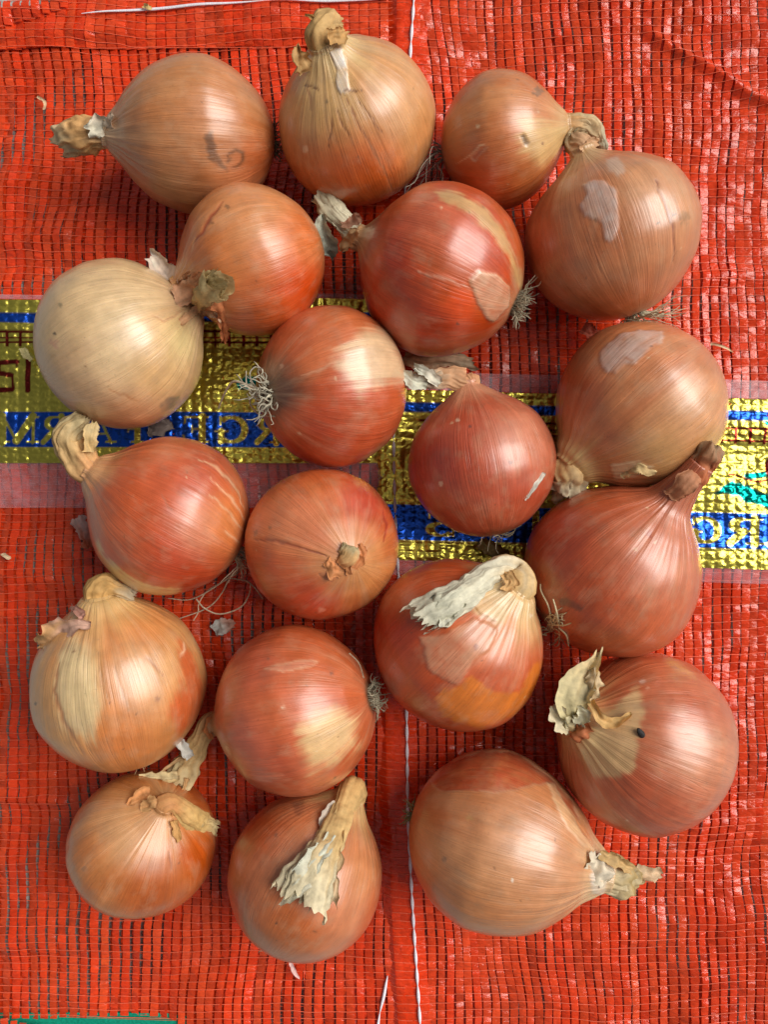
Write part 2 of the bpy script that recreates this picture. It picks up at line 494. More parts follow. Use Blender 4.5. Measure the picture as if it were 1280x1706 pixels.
def letter_mask(U, V, ch, u0, u1, v0, v1, mirror):
    x = (U - u0) / (u1 - u0)
    if mirror: x = 1 - x
    y = (v1 - V) / (v1 - v0)
    a = (u1 - u0) / (v1 - v0)                          # width / height
    m = np.full(U.shape, -1.0)
    ss, aa = LET[ch]
    for (x0, y0, x1, y1, w) in ss:
        ww = w if abs(x1 - x0) < abs(y1 - y0) * 1.4 else w / max(a, 0.6)
        d, _ = seg_dist(x * a, y, x0 * a, y0, x1 * a, y1)
        m = np.maximum(m, w * 0.5 * a - d if abs(x1 - x0) < abs(y1 - y0) * 1.4 else w * 0.6 - d)
    for (cx, cy, rx, ry, a0, a1, w) in aa:
        dx, dy = (x - cx) / rx, (y - cy) / ry
        rr = np.hypot(dx, dy)
        an = np.degrees(np.arctan2(dy, dx))
        inside = ((an - a0) % 360) <= (a1 - a0)
        d = np.abs(rr - 1) * min(rx * a, ry)
        wl = w * (0.45 + 0.55 * np.abs(dx) / (rr + 1e-6))
        m = np.maximum(m, np.where(inside, wl * 0.5 * a - d, -1))
    return sstep(-0.012, 0.012, m)

GOLD, BLUE, TEAL, MAROON = np.array((0.72, 0.62, 0.10)), np.array((0.018, 0.10, 0.60)), np.array((0.0, 0.24, 0.20)), np.array((0.20, 0.018, 0.014))
def label_sheet(parent, u0, u1, v0, v1, hfun, slope, paint, seed, edge=None):
    st = 1.7
    us = np.arange(u0, u1, st); vv = np.arange(v0, v1 + st, st)
    U, V = np.meshgrid(us, vv)
    Vw = V + slope(U)
    if edge is not None: U = np.maximum(U, edge(Vw) + 1 + 0 * U)
    pu = 1 - np.abs(np.sin(np.pi * (U + 5 * fbm(U / 240, V / 210, 1, seed, 2)) / 16.6)) ** 4
    pv = 1 - np.abs(np.sin(np.pi * (V + 2 * noise(U / 60, V / 60, 0, seed)) / 13.4)) ** 6
    cell = noise(np.floor(U / 16.6) * 3.7, np.floor(V / 13.4) * 2.9, 0, seed + 3)
    Z = hfun(U, Vw) + 0.0011 + 0.00034 * (pu * pv) + 0.00007 * cell * (pu * pv) + 0.00024 * fbm(U / 7, V / 4.5, 0, seed + 4, 2) + 0.00035 * noise(U / 40, V / 30, 0, seed + 6)
    col = paint(U, V)
    P = np.stack([UX(U), VY(Vw), Z], -1).reshape(-1, 3)
    return build('foil_label', P, grid_quads(len(vv), len(us))[:, ::-1], M_FOIL, parent, col=col.reshape(-1, 3))

def mixc(c, m, k): return c + (k - c) * m[..., None]
def band(V, a, b): return sstep(a - 0.9, a + 0.9, V) * (1 - sstep(b - 0.9, b + 0.9, V))

def paint_left(U, V):
    c = np.broadcast_to(GOLD, U.shape + (3,)).copy()
    c = mixc(c, band(V, 524, 540), BLUE)
    for a, b in ((553, 557.5), (564, 566.5), (571, 574.5)): c = mixc(c, band(V, a, b), MAROON)
    lad = (np.abs((U - 12) % 23 - 4) < 2.5) * band(V, 553, 580)
    c = mixc(c, lad.astype(float), MAROON)
    c = mixc(c, band(V, 688, 746), BLUE)
    for ch, a, b in (('M', 2, 67), ('R', 71, 118), ('A', 140, 195), ('F', 202, 246), ('E', 304, 354), ('G', 360, 415), ('R', 423, 472), ('A', 478, 530)):
        c = mixc(c, letter_mask(U, V, ch, a, b, 695, 739, True), GOLD)
    c = mixc(c, letter_mask(U, V, 's', 0, 34, 601, 655, False), MAROON)
    c = mixc(c, letter_mask(U, V, 'I', 45, 56, 601, 652, False), MAROON)
    c = mixc(c, sstep(-2, 1, poly_sd(U, V, [(396, 640), (412, 628), (432, 630), (445, 646), (418, 652), (400, 650)])), TEAL)
    return c

def paint_right(U, V):
    c = np.broadcast_to(GOLD, U.shape + (3,)).copy()
    c = mixc(c, band(V, 673, 688.5), BLUE)
    on = sstep(690, 700, U)
    for a, b in ((700, 704), (711, 713), (720, 724)): c = mixc(c, band(V, a, b) * on, MAROON)
    c = mixc(c, (np.abs((U - 12) % 24 - 5) < 3.0) * band(V, 700, 727) * on, MAROON)
    c = mixc(c, band(V, 841, 899), BLUE)
    for ch, a, b in (('S', 704, 762), ('I', 882, 897), ('E', 1084, 1134), ('G', 1141, 1194), ('R', 1199, 1262), ('A', 1266, 1322)):
        c = mixc(c, letter_mask(U, V, ch, a, b, 849, 891, True), GOLD)
    T = [(1180, 810), (1212, 788), (1240, 795), (1262, 806), (1290, 815), (1300, 838), (1276, 836), (1255, 825), (1236, 824), (1222, 812), (1196, 810)]
    c = mixc(c, sstep(-1.5, 1.5, poly_sd(U, V + 2 * noise(U / 7, V / 7), T)), TEAL)
    c = mixc(c, sstep(-1, 1, poly_sd(U, V, [(1231, 776), (1268, 771), (1271, 780), (1234, 786)])), TEAL)
    c = mixc(c, sstep(-1, 1, poly_sd(U, V, [(1262, 690), (1310, 688), (1310, 696), (1266, 696)])), TEAL)
    r = np.hypot(U - 1296, (V - 766) * 1.1)
    c = mixc(c, 1 - sstep(2, 4.5, np.abs(r - 26)), MAROON)
    c = mixc(c, 1 - sstep(1, 2.5, np.abs(V - 783 - 5 * np.sin(U / 14)) + 50 * (U < 1204) + 50 * (U > 1275)), MAROON)
    return c

def film(parent, u0, u1, v0, v1, hfun, slope, seed, edge=None):
    us = np.arange(u0, u1, 5.0); vv = np.linspace(v0, v1, max(3, int((v1 - v0) / 4)))
    U, V = np.meshgrid(us, vv)
    Vw = V + slope(U)
    if edge is not None: U = np.maximum(U, edge(Vw) + 1)
    Z = hfun(U, Vw) + 0.00095 + 0.00018 * noise(U / 8, V / 13, 0, seed)
    P = np.stack([UX(U), VY(Vw), Z], -1).reshape(-1, 3)
    return build('label_film', P, grid_quads(len(vv), len(us))[:, ::-1], M_FILM, parent)

def stitch(parent, pts, hfun, lift, r=1.25, step=31.0, col=(236, 232, 240)):
    d = resample(catmull(np.array(pts, float), 0), int(np.hypot(*(np.array(pts[-1]) - np.array(pts[0]))) / 3))
    s = np.concatenate([[0], np.cumsum(np.hypot(*np.diff(d, axis=0).T))])
    ph = (s % step) / step
    rad = r * G * (0.45 + 1.75 * np.sin(np.pi * ph) ** 0.8)
    tn = np.gradient(d, axis=0); tn /= np.linalg.norm(tn, axis=1)[:, None]
    nx, ny = -tn[:, 1], tn[:, 0]
    Z = hfun(d[:, 0], d[:, 1]) + lift + 0.0003 * np.sin(np.pi * ph)
    V = []
    for a in np.linspace(0, 2 * np.pi, 8, endpoint=False):
        V.append(np.stack([UX(d[:, 0]) + rad * np.cos(a) * nx, VY(d[:, 1]) - rad * np.cos(a) * ny, Z + rad * 0.6 * np.sin(a)], 1))
    V = np.stack(V, 1).reshape(-1, 3)
    C = np.broadcast_to(lin(col), V.shape)
    return build('stitching_thread', V, grid_quads(len(d), 8, closed=True), M_THREAD, parent, col=C)

zero = lambda u: 0.0 * u
sack_l = empty('mesh_sack', (0, 0, 0), 'red net sack lying under the left onions, mirrored gold letters on its blue band', 'sack')
sack_r = empty('mesh_sack', (0, 0, 0), 'red net sack lying on the right, its stitched left edge overlapping the other sack', 'sack')

US_L = np.arange(-22, 668, 16.4)
def vend_l(u): return np.where(np.asarray(u) < 306, 1690.0 + 3 * np.sin(np.asarray(u) / 45.0), 1760.0)
weave(sack_l, US_L, -40, 1750, h_left, 21, tp=12.7, tw=12.7, vend=vend_l, vstart=lambda u: 40 + 0 * np.asarray(u))
bk = Bag()
weave(None, np.arange(-26, 664, 17.3), 30, 1750, lambda u, v: 0.75 * h_left(u, v) - 0.0006, 33, tp=13.2, tw=12.2, joined=bk, vend=lambda u: vend_l(u) - 4, tone=0.85, shear=0.02)
o = bk.build('back_layer', M_TAPE, sack_l); o['kind'] = 'stuff'

US_R = np.concatenate([right_edge(0) + np.array([-1, 12, 25, 38, 51]) - 5, np.arange(704, 1312, 15.4)])
weave(sack_r, US_R[5:], -40, 1750, h_right, 44, tp=13.4, tw=12.1, u_lo=lambda v: right_edge(v) + 3, u_hi=lambda v: 1318.0)
def edge_tapes():
    for k, off in enumerate((7, 20, 33, 46, 59)):
        nj = 134; tp = 13.4
        ph = np.tile(np.array([0, .2, .5, .8]), nj); ce = np.repeat(np.arange(nj), 4)
        vv = -40 + (ce + ph) * tp
        rng = np.random.RandomState(70 + k)
        uc = right_edge(vv) + off + 1.2 * noise(k * 2.2, vv / 60, 0, 77)
        qs = np.array([-1, -0.45, 0.45, 1.0]); w = 14.2
        U = uc[:, None] + qs * w / 2; Vv = np.repeat(vv[:, None], 4, 1)
        ra, rb = rng.randn(nj) * 0.0001, rng.randn(nj) * 0.00016
        Z = h_right(U, Vv) + 0.0003 * np.sin(np.pi * ph)[:, None] * (1 + 0.4 * rng.randn(nj)[ce])[:, None] + ra[ce][:, None] * qs + (rb[ce] * (ph - .5))[:, None] + 0.00015 * qs + 0.00008 * rng.randn(len(vv))[:, None] + 0.00004 * rng.randn(len(vv), 4)
        V = np.stack([UX(U), VY(Vv), Z], -1).reshape(-1, 3)
        C = np.clip(lin((240, 66, 22))[None] * (1 + 0.07 * rng.randn(nj)[ce].repeat(4))[:, None], 0.002, 0.9)
        build('tape', V, grid_quads(len(vv), 4)[:, ::-1], M_TAPE, sack_r, col=C)
edge_tapes()
bk = Bag()
weave(None, np.arange(655, 1312, 17.1), -40, 1750, lambda u, v: 0.75 * h_right(u, v) - 0.0008, 55, tp=13.2, tw=12.0, joined=bk, tone=0.85, shear=-0.015)
o = bk.build('back_layer', M_TAPE, sack_r); o['kind'] = 'stuff'

slope_r = lambda u: 0.026 * (u - 680)
label_sheet(sack_l, -24, 662, 502, 771, h_left, zero, paint_left, 5)
film(sack_l, -24, 662, 772, 846, h_left, zero, 6)
film(sack_l, -24, 662, 494, 501, h_left, zero, 7)
label_sheet(sack_r, 612, 1312, 653, 931, h_right, slope_r, paint_right, 15, edge=right_edge)
film(sack_r, 612, 1312, 622, 652, h_right, slope_r, 16, edge=right_edge)
film(sack_r, 612, 1312, 932, 956, h_right, slope_r, 17, edge=right_edge)
stitch(sack_r, [(691, -40), (688, 30), (683, 110), (676, 300), (664, 500), (656, 650), (657, 800), (662, 930), (672, 1060), (677, 1180), (679, 1340), (684, 1450), (690, 1550), (696, 1640), (703, 1750)], h_right, 0.0010)
stitch(sack_l, [(646, 1620), (640, 1650), (633, 1680), (624, 1740)], h_left, 0.0010, r=1.2, step=60)

# the folded hem along the top of the left sack: a second sheet lying on the first
def h_hem(u, v):
    e = 96 - 0.012 * u + 5 * noise(u / 120, 0, 0, 3)
    return h_left(u, v) + 0.0012 + 0.0030 * sstep(0, 26, e - v) + 0.0010 * noise(u / 70, v / 16, 0, 61)
def vend_h(u): return 94 - 0.012 * np.asarray(u) + 5 * noise(np.asarray(u) / 120.0, 0, 0, 3)
def vst_h(u): return np.where(np.asarray(u) < 96, 27 - 0.12 * np.asarray(u), -60.0)
weave(sack_l, np.arange(-20, 645, 16.2), -40, 110, h_hem, 81, tp=12.0, tw=14.6, amp=6, vend=vend_h, vstart=vst_h)
weave(sack_l, np.arange(-12, 645, 16.2), -40, 110, lambda u, v: h_hem(u, v) - 0.0007, 83, tp=12.0, tw=14.6, amp=6, vend=vend_h, vstart=vst_h, threads=False, tone=0.95)
stitch(sack_l, [(146, 40), (220, 35), (330, 27), (450, 20), (560, 18), (648, 12)], h_hem, 0.0012, r=1.15, step=300)
# turned-over corner of the hem, top left
def h_flap(u, v):
    e = 66 - 0.30 * u
    return h_hem(u, v) + 0.0010 + 0.0028 * sstep(-2, 22, e - v)
weave(sack_l, np.arange(-16, 120, 15.0), 6, 80, h_flap, 91, tp=12.5, tw=12.5, amp=3, vend=lambda u: 66 - 0.30 * np.asarray(u), vstart=lambda u: np.where(np.asarray(u) < 92, 26 - 0.12 * np.asarray(u), -50) + 0 * np.asarray(u))

# turned-over corner, bottom left, and the green cloth under the edge
def h_flap2(u, v): return 0.0058 + 0.0008 * noise(u / 40, v / 30, 0, 5)
weave(sack_l, np.arange(-14, 92, 15.0), 1672, 1760, h_flap2, 95, tp=12.0, tw=11.5, amp=2, vstart=lambda u: 1680 + 0.24 * np.asarray(u))
gu, gv = np.meshgrid(np.arange(-20, 330, 3.0), np.arange(1684, 1780, 3.0))
gz = 0.0016 + 0.0004 * noise(gu / 60, gv / 20, 0, 4) + 0.00007 * np.sin(gu * 2 * np.pi / 6) * np.sin(gv * 2 * np.pi / 6)
gP = np.stack([UX(gu), VY(gv), gz], -1).reshape(-1, 3)
nv = len(gP)
gq = grid_quads(gu.shape[0], gu.shape[1])[:, ::-1]
V2 = np.vstack([gP, gP - (0, 0, 0.0008)])
o = build('green_cloth', V2, np.vstack([gq, gq[:, ::-1] + nv]), M_GREEN, None, col=np.broadcast_to(lin((0, 140, 112)), V2.shape))
tag(o, 'strip of teal green woven cloth showing below the bottom left edge of the red sack', 'cloth')

# ------------------------------------------------------------------ onions
NL, NR = 288, 140
BASE_Z = 0.0035

def onion_profile(b, t, p, c, n, e=.95):
    pts = [(0.002, -b * .955), (0.09, -b * .965), (0.28, -b * .93), (0.56, -b * .79), (0.83, -b * .51), (0.975, -b * .19), (1.0, 0.04),
           (0.955 - .03 * p, .30 * t), (0.815 - .07 * p, .60 * t), (0.575 - .07 * p, .84 * t), (max(0.37 - .03 * p, c + .08), .985 * t), (c + .07 * max(.3, 1 - (c - .15) * 5), 1.10 * t), (c * (1 + e) / 2, 1.10 * t + n * .5), (c * e, 1.10 * t + n)]
    return catmull(pts, 0)

def onion_geom(S, nl=NL, nr=NR):
    """world vertices (rows root -> neck), centre, axis frame"""
    R = S['R'] / 1000.0
    prof = resample(onion_profile(S.get('b', .92), S.get('t', .92), S.get('p', 0), S.get('c', .15), S.get('n', .12), S.get('e', .95)), nr - 1)
    prof = np.vstack([prof, [(0.02, prof[-1, 1] - 0.01)]])     # closed at the neck
    sd = S['seed']
    lon = np.linspace(0, 2 * np.pi, nl, endpoint=False)
    r, z = prof[:, :1], prof[:, 1:]
    cl, sl = np.cos(lon)[None], np.sin(lon)[None]
    dx, dy, dz = r * cl, r * sl, z + 0 * cl
    u = np.linspace(0, 1, nr)[:, None]
    up = np.clip((z - 0.35) / 0.8, 0, 1); dn = np.clip((-z - 0.45) / 0.6, 0, 1)
    lump = 1 + 0.020 * noise(dx * 1.3 + sd, dy * 1.3, dz * 1.3, sd) + 0.006 * noise(dx * 4, dy * 4 + sd, dz * 4, sd + 1) + S.get('ov', .02) * np.cos(2 * (lon[None] - sd))
    rid = noise(cl * 7 + sd, sl * 7, z * 0.8, sd + 2) + 0.6 * noise(cl * 17 + sd, sl * 17, z * 1.1, sd + 3)
    rid2 = noise(cl * 22 + sd, sl * 22, z * 3.5, sd + 7)
    f = lump * (1 + rid * (0.004 + 0.035 * up ** 2 + 0.012 * dn ** 2) + rid2 * 0.018 * up ** 2.5)
    cz = R * 0.95 + BASE_Z
    for _ in range(3):
        C = at(S['x'], S['y'], cz)
        Vw = np.array([0, 0, H]) - C; Vw /= np.linalg.norm(Vw)
        er = np.array([1, 0, 0]) - Vw * Vw[0]; er /= np.linalg.norm(er)
        eu = np.cross(Vw, er)
        az, el = math.radians(S['az']), math.radians(S['el'])
        k = math.cos(el) * (math.cos(az) * er + math.sin(az) * eu) + math.sin(el) * Vw
        i = Vw - k * (Vw @ k)
        i = i / np.linalg.norm(i) if np.linalg.norm(i) > 1e-3 else er
        j = np.cross(k, i)
        L = R * np.stack([dx * f, dy * f, dz], -1)
        P = C + L[..., :1] * i + L[..., 1:2] * j + L[..., 2:] * k
        body = (z[:, 0] < S.get('t', .92))
        cz = cz - P[body][..., 2].min() + BASE_Z + S.get('lift', 0) / 1000.0
    return P, C, (i, j, k), lon, u, prof, R

class Onion: pass

def make_bulb(S):
    O = Onion()
    P, C, fr, lon, u, prof, R = onion_geom(S)
    nr, nl = P.shape[:2]
    sd = S['seed']
    # outward normals from the grid
    du = np.gradient(P, axis=0)
    dv = np.roll(P, -1, 1) - np.roll(P, 1, 1)
    Nn = np.cross(dv, du); Nn /= np.linalg.norm(Nn, axis=-1, keepdims=True) + 1e-12
    sgn = np.sign(np.sum(Nn * (P - C), -1, keepdims=True)[nr // 2].mean())
    Nn = Nn * sgn
    view = np.array([0, 0, H]) - P; view /= np.linalg.norm(view, axis=-1, keepdims=True)
    face = np.sum(Nn * view, -1)
    px, py = to_px(P.reshape(-1, 3)); px = px.reshape(nr, nl); py = py.reshape(nr, nl)
    front = sstep(-0.25, 0.0, face)
    cl, sl = np.cos(lon)[None] + 0 * u, np.sin(lon)[None] + 0 * u
    z = prof[:, 1:2] + 0 * cl
    # colour of the skin itself
    base, alt = lin(S['base']), lin(S['alt'])
    m = sstep(-0.35, 0.5, fbm(cl * 1.5 + sd * 3.1, sl * 1.5, z * 0.7, sd + 20, 3))
    col = base + (alt - base) * m[..., None]
    st = noise(cl * 26 + sd, sl * 26, z * 0.9, sd + 21) + 0.7 * noise(cl * 55 + sd, sl * 55, z * 1.3, sd + 22)
    col = col * (1 + 0.045 * st * sstep(-0.3, 0.4, noise(cl * 2 + sd, sl * 2, z * 1.5, sd + 23)))[..., None]
    for (bx, by, br, bc, bs) in S.get('blobs', ()):
        jx = 10 * noise(cl * 9 + sd, sl * 9, z * 1.5, sd + 31)
        d2 = ((px + jx - bx) ** 2 + (py - by) ** 2) / (br * br)
        w = bs * np.exp(-d2 ** 1.3) * front
        col = col + (lin(bc) - col) * w[..., None]
    tz = S.get('t', .92)
    wn_ = sstep(0.80, 1.12, z / tz + 0.07 * noise(cl * 6 + sd, sl * 6, 0, sd + 24)) * S.get('neckw', .8)
    col = col + (lin(S.get('neckc', (205, 172, 128))) - col) * wn_[..., None]
    rz = -z / S.get('b', .92)
    wr = sstep(0.80, 0.95, rz + 0.05 * noise(cl * 9 + sd, sl * 9, 0, sd + 25)) * S.get('rootw', .5)
    col = col + (lin(S.get('rootc', (176, 128, 84))) - col) * wr[..., None]
    wp = sstep(0.945, 0.962, rz)
    col = col + (lin((92, 70, 50)) - col) * (0.9 * wp)[..., None]
    lumc = (col @ np.array((.3, .59, .11)))[..., None]
    col = np.clip(lumc + (col - lumc) * S.get('sat', 1.10), 0.004, 1) * 0.99
    disp = np.zeros_like(px)
    for pt in S.get('patches', ()):
        poly, pc, soft, lift = pt[:4]
        jit = 0.7 if soft <= 5 else 1.2
        x = px + jit * 2.2 * noise(px / 11, py / 11, 0, sd + 40) + jit * noise(px / 4, py / 4, 0, sd + 41)
        y = py + jit * 2.2 * noise(px / 11, py / 11, 0, sd + 42) + jit * noise(px / 4, py / 4, 0, sd + 43)
        bb = np.array(poly)
        near = (px > bb[:, 0].min() - 30) & (px < bb[:, 0].max() + 30) & (py > bb[:, 1].min() - 30) & (py < bb[:, 1].max() + 30) & (face > -0.1)
        sdist = np.full(px.shape, -99.0)
        sdist[near] = poly_sd(x[near], y[near], poly)
        sdist = sdist + soft * 0.28 * st + 0.12 * soft * noise(px / 25, py / 25, 0, sd + 44)
        w = sstep(-soft * .5, soft * .5, sdist) * front * (pt[4] if len(pt) > 4 else 0.92)
        if soft > 6: w = w * 0.88
        if soft <= 6: w = w * np.clip(0.78 + 0.30 * fbm(px / 13, py / 13, 0, sd + 45, 3) + 0.16 * st, 0.25, 1)
        col = col + (lin(pc) * (1 + 0.06 * st)[..., None] - col) * w[..., None]
        if lift: disp = disp + lift / 1000.0 * sstep(-1.5, 1.5, sdist) * front
        if soft <= 4:      # thin torn edge
            e = np.exp(-((sdist - 0.5) / 1.6) ** 2) * front * 0.35
            col = col + (lin((226, 190, 150)) - col) * e[..., None]
    for ln in S.get('lines', ()):
        pts, w_, lc, dep = ln
        d = np.full(px.shape, 1e9); tt = np.zeros_like(px)
        x = px + 2.0 * noise(px / 9, py / 9, 0, sd + 50); y = py + 2.0 * noise(px / 9, py / 9, 0, sd + 51)
        for q in range(len(pts) - 1):
            dd, t = seg_dist(x, y, *pts[q], *pts[q + 1])
            tt = np.where(dd < d, (q + t) / (len(pts) - 1), tt); d = np.minimum(d, dd)
        ww = w_ * (0.35 + 0.9 * np.sin(np.pi * np.clip(tt, 0, 1)))
        k = np.exp(-(d / ww) ** 2) * front
        col = col + (lin(lc) - col) * (0.9 * k)[..., None]
        disp = disp - dep / 1000.0 * k
    for (bx, by, br, bc) in S.get('spots', ()):
        d = np.hypot(px - bx, py - by) + br * 0.5 * noise(px / 4, py / 4, 0, sd + 60)
        k = (1 - sstep(br * 0.55, br * 1.1, d)) * front
        col = col + (lin(bc) - col) * (0.85 * k)[..., None]
    rng = np.random.RandomState(500 + sd)          # small natural specks
    for q in range(9):
        bi, bj = rng.randint(20, nr - 30), rng.randint(nl)
        d = np.linalg.norm(P - P[bi, bj], axis=-1) / 0.00027
        rr = rng.uniform(1.2, 3.4)
        k = 1 - sstep(rr * .5, rr * 1.2, d + rr * 0.4 * noise(px / 3, py / 3, 0, sd + q))
        col = col + (lin((104, 66, 40) if rng.rand() < .7 else (222, 190, 150)) - col) * (0.6 * k)[..., None]
    P = P + Nn * disp[..., None]
    O.P, O.N, O.face, O.px, O.py, O.C, O.R, O.fr, O.S = P.reshape(-1, 3), Nn.reshape(-1, 3), face.ravel(), px.ravel(), py.ravel(), C, R, fr, S
    O.collar = P[-2].mean(0); O.collar0 = P[-14].mean(0)
    O.root = P[0].mean(0)
    O.crad = np.linalg.norm(P[-2] - O.collar, axis=1).mean()
    O.base = np.array([C[0], C[1], 0.0])
    O.root_obj = empty('onion', O.base, S['label'], 'onion', 'onions spread out on the sacks')
    vec = np.stack([cl + sd * 5.37, sl + sd * 2.11, z + sd * 3.3], -1).reshape(-1, 3)
    Q = grid_quads(nr, nl, closed=True)
    if sgn > 0: pass
    O.bulb = build('bulb', O.P, Q, M_ONION, O.root_obj, col=np.clip(col.reshape(-1, 3), 0.004, 0.9), vec=vec, origin=O.base)
    return O

def surf(O, px, py, off):
    """point on the visible side of a bulb at a photo pixel, lifted by off (mm)"""
    m = O.face > 0.02
    d = (O.px[m] - px) ** 2 + (O.py[m] - py) ** 2
    i = np.argsort(d)[:6]
    w = 1 / (d[i] + 0.5); w /= w.sum()
    p = (O.P[m][i] * w[:, None]).sum(0); n = (O.N[m][i] * w[:, None]).sum(0)
    p = p + n * off / 1000.0
    return at(px, py, p[2])

ONIONS = {}
def where(O, q):
    """(px, py, h): h number = mm above the floor; 's3' = 3 mm over this bulb; '@7:3' = 3 mm over onion 7; 'c2' = collar height + 2 mm"""
    px, py, h = q[:3]
    if isinstance(h, str):
        if h[0] == 's': return surf(O, px, py, float(h[1:]))
        if h[0] == 'c': return at(px, py, O.collar[2] + float(h[1:]) / 1000.0)
        if h[0] == '@':
            k, f = h[1:].split(':')
            return surf(ONIONS[int(k)], px, py, float(f))
    return at(px, py, h / 1000.0)

PXM = 0.000268
def frames(D, up=None):
    T = np.gradient(D, axis=0); T /= np.linalg.norm(T, axis=1)[:, None] + 1e-12
    W = np.zeros_like(D); last = None
    for i in range(len(D)):
        v = np.array([0, 0, H]) - D[i]; v /= np.linalg.norm(v)
        w = np.cross(T[i], v)
        if np.linalg.norm(w) < 0.35 and last is not None: w = last - T[i] * (last @ T[i])
        w = w / (np.linalg.norm(w) + 1e-9)
        if last is not None and w @ last < 0: w = -w
        W[i] = w if last is None else (w * 0.5 + last * 0.5); W[i] /= np.linalg.norm(W[i]); last = W[i]
    Nn = np.cross(W, T)
    s = np.sign(np.sum(Nn * (np.array([0, 0, H]) - D), 1).mean())
    return T, W, Nn * (s if s else 1)

def stalk(O, pts, rad, cols, seed, flat=1.5, ragged=0.12, layers=((1.0, 1.0), (0.72, 0.97), (0.42, 1.03)), dirt=0.5, start=True):
    """dried neck: nested torn tubes along a path that leaves the bulb's collar"""
    W3 = [where(O, q) for q in pts]
    if start:
        W3 = [O.collar0, O.collar] + W3
        rad = [O.crad / PXM * 1.0, O.crad / PXM * 1.03] + list(rad)
    D = catmull(np.column_stack([np.array(W3), rad]), 0)
    n, na = 40, 72
    bag = Bag()
    for li, (rs, ls) in enumerate(layers):
        Dn = resample(D, n, 3)
        if ls < 1: Dn = resample(D[:int(len(D) * ls)], n, 3)
        X, r = Dn[:, :3], Dn[:, 3] * PXM * rs
        T, Wd, Nn = frames(X)
        s = np.linspace(0, 1, n)[:, None]
        a = np.linspace(0, 2 * np.pi, na, endpoint=False)[None]
        sd = seed * 7 + li * 3
        tw = 1.4 * s * (noise(seed * 1.3, 0.5, 0, 3))
        ca, sa = np.cos(a + tw), np.sin(a + tw)
        rid = 0.9 * noise(np.cos(a) * 2.4 + sd, np.sin(a) * 2.4, s * 2.2, sd) + 0.55 * noise(np.cos(a) * 6 + sd, np.sin(a) * 6, s * 3.5, sd + 1) + 0.35 * noise(np.cos(a) * 15 + sd, np.sin(a) * 15, s * 3.0, sd + 4)
        lum = noise(np.cos(a) * 1.2 + sd, np.sin(a) * 1.2, s * 4, sd + 2)
        env = sstep(0, 0.35, s) if start else 1.0
        f = 1 + rid * (0.05 + 0.15 * env) + lum * 0.2 * env
        fl = 1 + (flat - 1) * sstep(0.05, 0.5, s) if start else flat
        fw, fn = 1.0, 1 / fl
        rag = ragged * (noise(np.cos(a) * 1.8 + sd, np.sin(a) * 1.8, 0, sd + 5) + 0.4 * noise(np.cos(a) * 9 + sd, np.sin(a) * 9, 0, sd + 6)) * sstep(0.45, 1.0, s)
        Ltot = np.linalg.norm(np.diff(X, axis=0), axis=1).sum()
        V = X[:, None] + (r[:, None] * f * fw * ca)[..., None] * Wd[:, None] + (r[:, None] * f * fn * sa)[..., None] * Nn[:, None] + (rag * max(Ltot, 0.012))[..., None] * T[:, None]
        cr = env * 0.0011 * (s ** 0.5)
        V = V + cr[..., None] * np.stack([noise(V[..., 0] * 330, V[..., 1] * 330, V[..., 2] * 330, sd + 12), noise(V[..., 0] * 330, V[..., 1] * 330, V[..., 2] * 330, sd + 13), noise(V[..., 0] * 330, V[..., 1] * 330, V[..., 2] * 330, sd + 14)], -1) if start else V
        c0, c1, c2 = [lin(c) for c in cols]
        t = s + 0.12 * noise(np.cos(a) * 3 + sd, np.sin(a) * 3, 0, sd + 7)
        w1, w2 = sstep(0.05, 0.5, t)[..., None], sstep(0.55, 0.95, t)[..., None]
        C = c0 + (c1 - c0) * w1; C = C + (c2 - C) * w2
        C = C * np.clip(1.02 + 0.15 * rid + 0.12 * lum, 0.5, 1.4)[..., None]
        dk = sstep(0.15, 0.6, fbm(np.cos(a) * 3 + sd, np.sin(a) * 3, s * 5, sd + 9, 2)) * sstep(0.6, 1, s) * dirt
        C = C + (lin((124, 104, 74)) - C) * dk[..., None]
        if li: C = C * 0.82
        bag.add(V.reshape(-1, 3), grid_quads(n, na, closed=True), np.clip(C.reshape(-1, 3) * (1.04, .95, .80), 0.01, 0.85))
    return bag.build('dried_neck', M_PAPER, O.root_obj, O.base)

